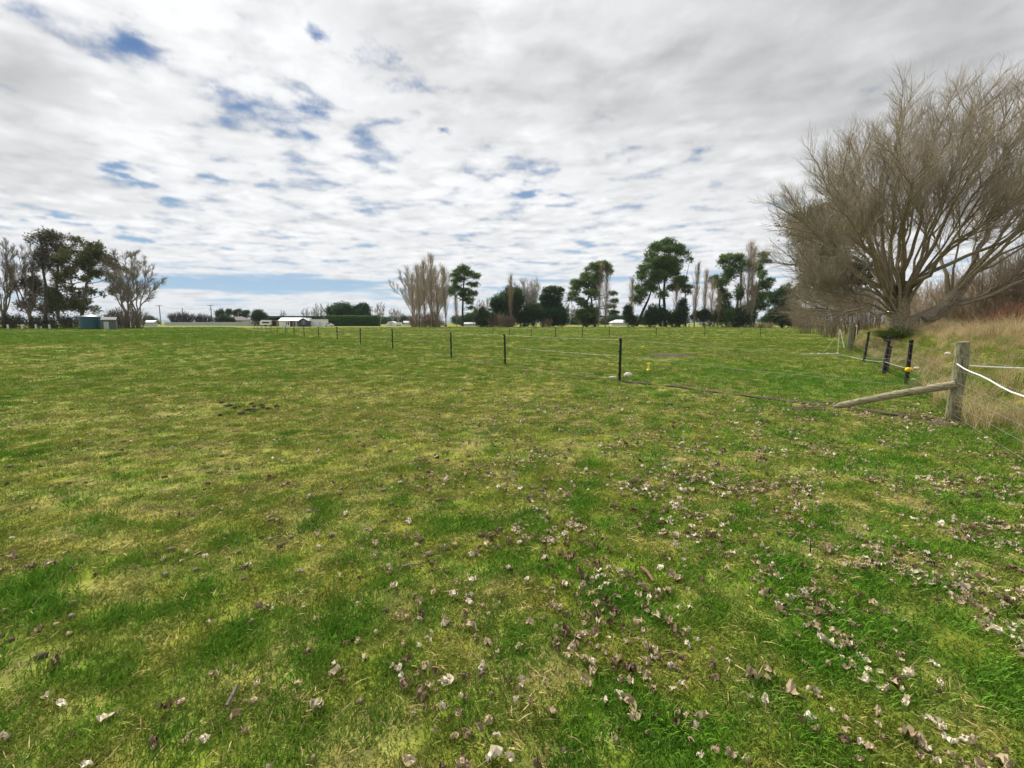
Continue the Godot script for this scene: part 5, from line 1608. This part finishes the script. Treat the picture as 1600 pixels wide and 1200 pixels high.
	for k in spots.size():
		thicket("bare_thicket", spots[k][3], "bush", spots[k][0] + Vector3(0, -0.3, 0), spots[k][1], spots[k][2], gloom if k < 3 else brush, 320 + k)
	var reds := [
		[Vector3(18.53, ground_height(18.53, -17.5), -17.5), Vector3(2.2, 1.45, 1.6), 110, "red stemmed shrub at the right edge of the picture"],
		[Vector3(19.05, ground_height(19.05, -19), -19), Vector3(2.4, 0.95, 1.6), 100, "low red stemmed shrub left of the tall red one"],
		[Vector3(18.76, ground_height(18.76, -20), -20), Vector3(2.4, 0.6, 1.6), 70, "low russet shrub behind the top of the near strainer post"],
	]
	for k in reds.size():
		thicket("red_shrub", reds[k][3], "bush", reds[k][0] + Vector3(0, -0.15, 0), reds[k][1], reds[k][2], red, 340 + k)

# ---------------------------------------------------------------- fences
func post_mesh_parts(o: Node3D, h: float, black: Material, lugs: int) -> void:
	# an insulated plastic post of cross shaped section, with lugs for the wires on its left
	var b := Buf.new()
	b.box(Vector3(0, -0.25, 0), Vector3(0.060, h + 0.25, 0.018), Color.WHITE, 0.0, 0.003)
	b.box(Vector3(0, -0.25, 0.0005), Vector3(0.016, h + 0.248, 0.054), Color.WHITE, 0.0, 0.003)
	part("shaft", b, black, o)
	for i in lugs:
		var y := h - 0.03 - i * (h - 0.2) / maxf(1, lugs - 1)
		b = Buf.new()
		b.box(Vector3(-0.038, y - 0.03, 0), Vector3(0.022, 0.05, 0.03), Color.WHITE, 0.0, 0.004)
		part("insulator_lug", b, black, o)

func build_fences() -> void:
	var rng := RandomNumberGenerator.new()
	rng.seed = 400
	var black := plain_material(Color(0.010, 0.010, 0.011), 0.45)
	var steel := plain_material(Color(0.42, 0.43, 0.45), 0.4, 0.6)
	var tape := plain_material(Color(0.78, 0.78, 0.76), 0.6)
	var timber := textured(Color.WHITE, noise_texture(0.012, Color(0.35, 0.34, 0.33), Color(1.5, 1.5, 1.42), 6, 14, 512), Vector3(5.0, 0.9, 5.0), 0.9, 1.2)

	# electric fence posts in a straight line across the paddock
	var depth := [11.66, 16.1, 19.6, 25.6, 30.8, 36.0, 41.7, 47.6, 52.6, 57.7, 64.0, 69.7, 75.0, 80.5, 86.0, 91.5]
	var posts: Array[Vector3] = []
	for d in depth:
		posts.append(on_land(2.67 - 0.653 * (d - 11.66), -d))
	var proto := thing("electric_fence_post", "nearest black plastic electric fence post, beside the white stones", "fence post", posts[0], 0.0, "black electric fence posts across the paddock")
	post_mesh_parts(proto, 1.06, black, 4)
	proto.rotation.y = 0.3
	for k in range(1, posts.size()):
		copy_of(proto, "electric_fence_post", "black electric fence post, %s away from the white stones along the paddock fence" % ordinal(k), posts[k], rng.randf_range(0.1, 0.5), rng.randf_range(0.97, 1.03)).rotation.z = rng.randfn() * 0.018
	var strainer := Vector3(6.65, 0.0, -7.03)
	strainer.y = ground_height(strainer.x, strainer.z)
	for k in 2:
		var b := Buf.new()
		var y: float = [1.02, 0.62][k]
		var prev := strainer + Vector3(-0.06, y - 0.15, 0)
		for p in posts:
			wire_into(b, prev, p + Vector3(0, y, 0), 0.02, 0.0020, 4)
			prev = p + Vector3(0, y, 0)
		var o := part("electric_wire", b, steel, self)
		tag(o, ["top thin electric wire running along the black posts", "lower thin electric wire running along the black posts"][k], "wire", "electric wires of the paddock fence")

	# the fence across the far end of the paddock
	var far := [Vector2(30.56, -47.03), Vector2(25.66, -49.16), Vector2(19.91, -49.16), Vector2(13.65, -45.07), Vector2(9.41, -46.03), Vector2(6.81, -46.03), Vector2(4.3, -47.03), Vector2(2.08, -51.5), Vector2(-0.29, -54.07), Vector2(-2.3, -56.91)]
	var prev2 := Vector3.ZERO
	var far_wire := Buf.new()
	for k in far.size():
		var p := on_land(far[k].x, far[k].y)
		copy_of(proto, "far_fence_post", "black post of the far cross fence, %s from the right hand fence" % ordinal(k), p, rng.randf_range(-0.3, 0.3), [1.0, 0.95, 1.0, 0.9, 1.0, 1.0, 0.95, 0.7, 0.7, 0.7][k]).set_meta("group", "black posts of the far cross fence")
		if k > 0:
			wire_into(far_wire, prev2, p + Vector3(0, 0.85, 0), 0.03, 0.003, 4)
		prev2 = p + Vector3(0, 0.85, 0)
	tag(part("cross_fence_wire", far_wire, steel, self), "thin wire along the posts of the far cross fence", "wire")

	# round strainer posts of the netting fence
	var mossy := Color(0.27, 0.26, 0.165)
	var second := Vector3(17.47, 0.0, -24.55)
	second.y = ground_height(second.x, second.z)
	for k in 2:
		var at: Vector3 = [strainer, second][k]
		var o := thing("strainer_post", ["round weathered timber strainer post with a leaning brace, nearest at the right", "round timber strainer post farther along the netting fence"][k], "fence post", at)
		var b := Buf.new()
		var h: float = [1.17, 1.34][k]
		var r: float = [0.088, 0.14][k]
		var pts := PackedVector3Array()
		var rr := PackedFloat32Array()
		for i in 13:
			pts.append(Vector3(0.010 * sin(i * 0.9) + 0.035 * i / 12.0, -0.4 + (h + 0.4) * i / 12.0, 0.006 * cos(i * 1.3)))
			rr.append(r * (1.0 - 0.04 * i / 12.0) * (1.0 + 0.015 * sin(i * 2.1)))
		b.tube(pts, rr, 18, mossy, false)
		part("post", b, timber, o)
		b = Buf.new()
		b.lathe(Vector3(0.035, h - 0.002, 0), [Vector2(r * 0.96, 0.0), Vector2(r * 0.9, 0.012), Vector2(r * 0.5, 0.018), Vector2(0, 0.02)], 18, Color(0.25, 0.26, 0.19))
		part("end_grain", b, timber, o)
		for i in (7 if k == 0 else 0):
			b = Buf.new()
			var y := 0.06 + i * 0.155
			b.box(Vector3(0.035 * y, y, 0.089), Vector3(0.008, 0.03, 0.012))
			part("staple", b, steel, o)
	# the brace
	var foot := Vector3(5.35, 0.0, -7.77)
	foot.y = ground_height(foot.x, foot.z)
	var brace := thing("brace_pole", "round timber brace pole lying from the grass up to the strainer post", "pole", foot)
	var head := strainer - foot + Vector3(-0.06, 0.55, 0.05)
	var brace_wood: StandardMaterial3D = timber.duplicate()
	brace_wood.uv1_scale = Vector3(0.9, 6.0, 2.5)
	var bb := Buf.new()
	var bp := PackedVector3Array()
	var br := PackedFloat32Array()
	for i in 13:
		var t := i / 12.0
		bp.append(Vector3(0, 0.035, 0).lerp(head, t) + Vector3(0, 0.018 * sin(PI * t), 0))
		br.append(lerpf(0.052, 0.060, t) * (1.0 if i > 0 else 0.55))
	bb.tube(bp, br, 16, Color(0.36, 0.32, 0.22), true)
	part("pole", bb, brace_wood, brace)

	# posts between the strainers
	var between := [Vector2(9.37, -11.16), Vector2(10.47, -13.26), Vector2(12.95, -17.38)]
	for k in 3:
		var at := on_land(between[k].x, between[k].y)
		var o := thing("black_fence_post", ["black plastic post of the netting fence holding the yellow insulator", "black plastic post leaning beside a short timber post in the netting fence", "leaning black plastic post nearest the farther strainer post"][k], "fence post", at, 0.4)
		post_mesh_parts(o, [1.07, 1.08, 1.12][k], black, 3)
		o.rotation.z = [-0.03, -0.10, -0.12][k]
		o.scale = Vector3(1.45, 1.0, 1.45)
	var stub_at := on_land(10.56 + 0.02, -13.26 - 0.12)
	var stub := thing("timber_post", "short dark round timber post behind the leaning black post", "fence post", stub_at)
	var sb := Buf.new()
	sb.tube(PackedVector3Array([Vector3(0, -0.3, 0), Vector3(0.02, 0.4, 0), Vector3(0.06, 0.80, 0)]), PackedFloat32Array([0.085, 0.082, 0.08]), 14, Color(0.12, 0.105, 0.075), true)
	part("post", sb, timber, stub)

	# posts going on beyond the farther strainer
	for k in 11:
		var d := 2.2 + k * 2.6
		var at := on_land(second.x + 0.60 * d, second.z - 0.80 * d)
		var pale := k == 0 or k == 1 or k == 4
		var o := thing("fence_batten", "%s netting fence batten beyond the farther strainer post, %s along" % ["white" if pale else "dark", ordinal(k)], "fence post", at, 0.6, "battens beyond the farther strainer post")
		var b := Buf.new()
		b.box(Vector3(0, -0.2, 0), Vector3(0.10, 1.32, 0.06), Color.WHITE, 0.0, 0.008)
		part("batten", b, tape if pale else plain_material(Color(0.035, 0.03, 0.028), 0.8), o)

	# plain wires and netting of the fence, from beside the camera to the farther strainer and on
	var dir := (second - strainer)
	dir.y = 0.0
	dir = dir.normalized()
	var near_end := strainer - dir * 5.2
	near_end.y = ground_height(near_end.x, near_end.z)
	var line: Array[Vector3] = [near_end, strainer, on_land(between[0].x, between[0].y), on_land(between[1].x, between[1].y), on_land(between[2].x, between[2].y), second, on_land(second.x + 17.0, second.z - 22.6)]
	var heights := [0.10, 0.26, 0.42, 0.58, 0.76, 0.98]
	for k in heights.size():
		var b := Buf.new()
		for i in line.size() - 1:
			wire_into(b, line[i] + Vector3(0.0, heights[k], 0.0) + Vector3(-0.05, 0, 0.07), line[i + 1] + Vector3(0, heights[k], 0) + Vector3(-0.05, 0, 0.07), 0.008 + 0.008 * rng.randf(), 0.0017, 5)
		tag(part("fence_wire", b, steel, self), "%s galvanised wire of the netting fence, counted up from the grass" % ordinal(k), "wire", "wires of the netting fence")

	# white electric tapes at the near strainer
	var tb := Buf.new()
	wire_into(tb, strainer + Vector3(0.10, 0.83, 0.02), strainer + Vector3(2.7, 0.86, 0.25), 0.05, 0.011, 10)
	tag(part("white_tape", tb, tape, self), "white electric rope running level to the right from the near strainer post", "rope")
	tb = Buf.new()
	var far_end := near_end + Vector3(0, 0.66, 0)
	var tp := PackedVector3Array()
	for i in 15:
		var t := i / 14.0
		tp.append((strainer + Vector3(-0.085, 0.86, 0.07)).lerp(far_end, t) - Vector3.UP * (0.22 * t * (1.0 - t) + 0.012 * sin(t * 19.0)))
	tb.tube(tp, radii(15, 0.009, 0.009), 6, Color.WHITE)
	tag(part("white_tape", tb, tape, self), "white electric rope sagging forward from the left side of the near strainer post", "rope")
	# a thin electric wire with insulators running back from the yellow one
	var yellow := plain_material(Color(0.92, 0.58, 0.01), 0.35)
	var porcelain := plain_material(Color(0.80, 0.79, 0.72), 0.3)
	var p2: Vector3 = line[2]
	var corner := on_land(14.85, -21.59)
	tb = Buf.new()
	wire_into(tb, p2 + Vector3(-0.05, 0.40, 0.05), line[3] + Vector3(-0.04, 0.36, 0.06), 0.01, 0.004, 5)
	wire_into(tb, line[3] + Vector3(-0.04, 0.36, 0.06), line[4] + Vector3(-0.04, 0.10, 0.06), 0.01, 0.004, 5)
	wire_into(tb, line[4] + Vector3(-0.04, 0.10, 0.06), corner + Vector3(0, 0.05, 0), 0.01, 0.004, 5)
	tag(part("electric_wire", tb, tape, self), "white electric wire from the yellow insulator back to the white corner stake", "wire")
	var iz := thing("yellow_insulator", "fat yellow insulator strapped to a black post", "insulator", p2 + Vector3(-0.02, 0.37, 0.06), 0.5)
	tb = Buf.new()
	var ring := PackedVector3Array()
	tb.tube(PackedVector3Array([Vector3(-0.105, 0, 0), Vector3(-0.085, 0, 0), Vector3(-0.05, 0, 0), Vector3(0.0, 0, 0), Vector3(0.05, 0, 0), Vector3(0.085, 0, 0), Vector3(0.10, 0, 0)]), PackedFloat32Array([0.02, 0.05, 0.062, 0.045, 0.060, 0.052, 0.02]), 14, Color.WHITE, true)
	part("body", tb, yellow, iz)
	tb = Buf.new()
	tb.rod(Vector3(0.03, -0.01, 0.05), Vector3(0.03, -0.01, 0.075), 0.022, 0.022, 10)
	part("cap", tb, plain_material(Color(0.45, 0.22, 0.01), 0.4), iz)
	var eggs := [[Vector3(0.19, 0.40, 0.02), 0.075, "white egg insulator just right of the yellow insulator"], [Vector3(0.10, 0.13, 0.05), 0.075, "upper white egg insulator low on the black post"], [Vector3(0.16, 0.05, 0.05), 0.08, "lower white egg insulator low on the black post"], [Vector3(0.40, 0.78, 0.55), 0.072, "white egg insulator hanging alone between the black post and the near strainer"]]
	for k in 4:
		var e := thing("egg_insulator", eggs[k][2], "insulator", p2 + (eggs[k][0] as Vector3), 0.4)
		tb = Buf.new()
		var r: float = eggs[k][1]
		tb.tube(PackedVector3Array([Vector3(-r, 0, 0), Vector3(-r * 0.85, 0, 0), Vector3(-r * 0.4, 0, 0), Vector3(0, 0, 0), Vector3(r * 0.4, 0, 0), Vector3(r * 0.85, 0, 0), Vector3(r, 0, 0)]), PackedFloat32Array([0.008, 0.028, 0.036, 0.033, 0.036, 0.028, 0.008]), 12, Color.WHITE, true)
		part("body", tb, porcelain, e)
		tb = Buf.new()
		tb.rod(Vector3(-r - 0.03, 0, 0), Vector3(-r + 0.01, 0, 0), 0.006, 0.006, 5)
		tb.rod(Vector3(r - 0.01, 0, 0), Vector3(r + 0.03, 0, 0), 0.006, 0.006, 5)
		part("wire_loop", tb, steel, e)
	# white corner stake with its tape and strings
	var stake := thing("corner_stake", "thin white tread-in stake standing in the grass near the farther strainer", "stake", corner)
	tb = Buf.new()
	tb.rod(Vector3(0, -0.1, 0), Vector3(0, 1.10, 0), 0.009, 0.007, 6)
	part("rod", tb, tape, stake)
	tb = Buf.new()
	tb.tube(PackedVector3Array([Vector3(0, 1.08, 0), Vector3(-0.05, 1.13, 0), Vector3(0.0, 1.16, 0), Vector3(0.05, 1.12, 0)]), PackedFloat32Array([0.012, 0.012, 0.012, 0.012]), 6, Color.WHITE)
	part("hook", tb, tape, stake)
	tb = Buf.new()
	wire_into(tb, corner + Vector3(0.02, 1.12, 0.0), corner + Vector3(0.28, 0.30, 0.0), -0.02, 0.022, 6)
	tag(part("white_tape", tb, tape, self), "loose white tape slanting down from the top of the corner stake", "tape")
	tb = Buf.new()
	var run_end := corner + Vector3(-1.75, 0, 0.15)
	run_end.y = ground_height(run_end.x, run_end.z)
	wire_into(tb, corner + Vector3(0, 0.06, 0.02), run_end + Vector3(0, 0.05, 0), 0.015, 0.013, 8)
	for t in [0.02, 0.28, 0.52, 0.72]:
		var c: Vector3 = (corner + Vector3(0, 0.06, 0.02)).lerp(run_end + Vector3(0, 0.05, 0), t)
		tb.rod(c - Vector3(0.05, 0, 0), c + Vector3(0.05, 0, 0), 0.028, 0.028, 8)
	tag(part("white_tape", tb, tape, self), "knotted white tape lying along the grass left of the corner stake", "tape")
	tb = Buf.new()
	wire_into(tb, corner + Vector3(0, 1.05, 0), corner + Vector3(-0.75, 0.05, 0.1), 0.03, 0.003, 5)
	tag(part("thin_string", tb, tape, self), "thin white string slanting down left from the corner stake", "string")

	# white posts in front of the left hedge
	var wp := [Vector3(-95.16, ground_height(-95.16, -90), -90), Vector3(-92.51, ground_height(-92.51, -90), -90), Vector3(-89.86, ground_height(-89.86, -90), -90), Vector3(-89.88, ground_height(-89.88, -91), -91), Vector3(-87.32, ground_height(-87.32, -90), -90)]
	for k in 5:
		var o := thing("white_post", "white fence post before the rough left hedge, %s from the left edge" % ordinal(k), "fence post", wp[k], 0.0, "white posts before the left hedge")
		tb = Buf.new()
		tb.box(Vector3(0, -0.2, 0), Vector3(0.24 if k != 3 else 0.1, (1.05 if k != 3 else 0.7), 0.2), Color.WHITE, 0.0, 0.03)
		part("post", tb, plain_material(Color(0.62, 0.61, 0.57), 0.7), o)

# ---------------------------------------------------------------- small things in the grass
func lump(rng: RandomNumberGenerator, size: Vector3, rough: float, col: Color) -> Buf:
	var b := Buf.new()
	var f := FastNoiseLite.new()
	f.seed = rng.randi() % 1000
	f.frequency = 0.8
	var rows := 7
	var cols := 11
	for i in rows:
		for j in cols:
			var q: Array[Vector3] = []
			for s in [[i, j], [i, j + 1], [i + 1, j + 1], [i + 1, j]]:
				var th: float = PI * s[0] / rows
				var ph: float = TAU * (s[1] % cols) / cols
				var d := Vector3(sin(th) * cos(ph), cos(th), sin(th) * sin(ph))
				d *= 1.0 + rough * f.get_noise_3d(d.x * 1.6, d.y * 1.6, d.z * 1.6)
				q.append(Vector3(d.x * size.x, d.y * size.y, d.z * size.z))
			b.quad(q[0], q[3], q[2], q[1], (q[0] + q[2]).normalized(), col)
	return b

func build_small_things() -> void:
	var rng := RandomNumberGenerator.new()
	rng.seed = 500
	var stone := textured(Color(0.66, 0.65, 0.60), noise_texture(0.02, Color(0.65, 0.65, 0.65), Color(1.15, 1.15, 1.15), 5, 15, 256), Vector3.ONE * 3.0, 0.9, 0.5)
	var p := on_land(3.18, -12.94)
	var o := thing("field_stone", "pale grey stone lying right of the nearest electric fence post", "stone", p)
	part("stone", lump(rng, Vector3(0.11, 0.10, 0.10), 0.5, Color.WHITE), stone, o)
	p = on_land(2.7, -12.48)
	o = thing("flat_stone", "flat pale slab lying left of the nearest electric fence post", "stone", p)
	part("stone", lump(rng, Vector3(0.15, 0.05, 0.10), 0.4, Color(1.2, 1.15, 0.95)), stone, o)

	# yellow spool shaped insulator hung in the grass
	var yellow := plain_material(Color(0.92, 0.66, 0.02), 0.4)
	p = on_land(4.15, -14.34)
	o = thing("gate_handle", "yellow spool shaped gate handle standing in the grass right of the electric post", "handle", p)
	var b := Buf.new()
	b.lathe(Vector3.ZERO, [Vector2(0, 0.0), Vector2(0.055, 0.0), Vector2(0.06, 0.03), Vector2(0.028, 0.055), Vector2(0.022, 0.12), Vector2(0.026, 0.185), Vector2(0.056, 0.205), Vector2(0.056, 0.235), Vector2(0.0, 0.245)], 16)
	part("grip", b, yellow, o)
	b = Buf.new()
	b.tube(PackedVector3Array([Vector3(0, 0.24, 0), Vector3(0.0, 0.27, 0), Vector3(0.025, 0.285, 0), Vector3(0.03, 0.26, 0)]), PackedFloat32Array([0.005, 0.005, 0.005, 0.005]), 6, Color.WHITE)
	part("hook", b, plain_material(Color(0.4, 0.4, 0.4), 0.4, 0.6), o)
	p = on_land(7.73, -28.07)
	o = thing("yellow_tag", "small yellow plastic strip lying far out in the grass", "strip", p, 0.2)
	b = Buf.new()
	b.box(Vector3(0, 0.02, 0), Vector3(0.20, 0.05, 0.06), Color.WHITE, 0.0, 0.01)
	part("strip", b, yellow, o)

	# dung heap: separate lumps
	var dung := textured(Color(0.085, 0.068, 0.042), noise_texture(0.05, Color(0.5, 0.5, 0.5), Color(1.4, 1.4, 1.3), 5, 16, 256), Vector3.ONE * 4.0, 0.95, 1.0)
	var heap := [Vector2(-5.13, -8.26), Vector2(-4.87, -7.95), Vector2(-4.83, -8.01), Vector2(-4.66, -7.83), Vector2(-4.57, -8.2), Vector2(-4.39, -7.95), Vector2(-4.27, -7.66), Vector2(-4.15, -7.49), Vector2(-4.33, -8.07), Vector2(-4.22, -7.89), Vector2(-4.07, -7.77), Vector2(-4.23, -7.28), Vector2(-4.36, -7.66), Vector2(-4.53, -7.23), Vector2(-4.04, -8.01), Vector2(-4.64, -7.89)]
	for k in heap.size():
		var at := on_land(heap[k].x, heap[k].y, 0.02)
		var d := MeshInstance3D.new()
		d.mesh = lump(rng, Vector3(rng.randf_range(0.025, 0.055), rng.randf_range(0.014, 0.028), rng.randf_range(0.025, 0.05)), 0.9, Color.WHITE).made(dung)
		d.name = numbered("dung_lump")
		add_child(d)
		d.position = at
		d.rotation.y = rng.randf() * TAU
		tag(d, "dark lump of the scattered dung heap in the middle left grass", "dung", "lumps of the dung heap in the left grass")
	# clods and dark crumbs strewn about
	var clod_mat := plain_material(Color.WHITE, 0.95)
	var shapes: Array = []
	for k in 4:
		shapes.append(lump(rng, Vector3(0.03, 0.018, 0.026), 0.9, Color.WHITE).made(clod_mat))
	var places := []
	var tints := []
	for i in 8000:
		var r := sqrt(rng.randf_range(7.0, 1000.0)) if i < 5000 else sqrt(rng.randf_range(8.0, 260.0))
		var t := rng.randf_range(-0.95, 0.8)
		var x := sin(t) * r
		var z := -cos(t) * r
		if patch.get_noise_2d(x * 1.9 + 15.0, z * 1.9 + 15.0) + 0.6 * rng.randf() < 0.38:
			continue
		places.append(put(on_land(x, z, 0.006), rng.randf_range(0.25, 0.9), rng, 0.3))
		tints.append(tone(rng, Color(0.100, 0.084, 0.048).lerp(Color(0.30, 0.25, 0.15), rng.randf() * rng.randf()), 0.4))
	scatter("dirt", "small dark clods of earth strewn over the grass", shapes, places, tints)

	# sticks
	var wood := textured(Color.WHITE, noise_texture(0.03, Color(0.6, 0.6, 0.6), Color(1.25, 1.25, 1.25), 5, 17, 256), Vector3(9, 9, 9), 0.9)
	var sticks := [
		[Vector2(0.76, -2.62), Vector2(0.78, -2.45), 0.010, Color(0.26, 0.13, 0.09), "reddish brown stick lying among leaves in the middle foreground"],
		[Vector2(-1.06, -1.59), Vector2(-1.08, -1.69), 0.008, Color(0.17, 0.14, 0.12), "grey brown stick lying in the left foreground grass"],
		[Vector2(5.26, -7.83), Vector2(4.93, -7.77), 0.012, Color(0.30, 0.19, 0.12), "short pale stick at the foot of the brace pole"],
		[Vector2(-0.65, -2.62), Vector2(-0.55, -2.64), 0.007, Color(0.24, 0.19, 0.15), "thin grey stick lying in the middle left grass"],
	]
	for s in sticks:
		var a := on_land(s[0].x, s[0].y, 0.025)
		var e := on_land(s[1].x, s[1].y, 0.03)
		o = thing("stick", s[4], "stick", a)
		b = Buf.new()
		b.tube(PackedVector3Array([Vector3.ZERO, (e - a) * 0.45 + Vector3(0.006, 0.008, 0), e - a]), PackedFloat32Array([s[2], s[2] * 0.9, s[2] * 0.6]), 7, s[3], true)
		part("stem", b, wood, o)
	p = on_land(1.85, -2.78)
	o = thing("upright_stalk", "thin dark dead stalk standing upright in the right foreground grass", "stalk", p)
	b = Buf.new()
	b.tube(PackedVector3Array([Vector3(0, -0.03, 0), Vector3(0.002, 0.05, 0), Vector3(-0.003, 0.105, 0)]), PackedFloat32Array([0.004, 0.0035, 0.0025]), 6, Color(0.035, 0.028, 0.025), true)
	part("stem", b, wood, o)
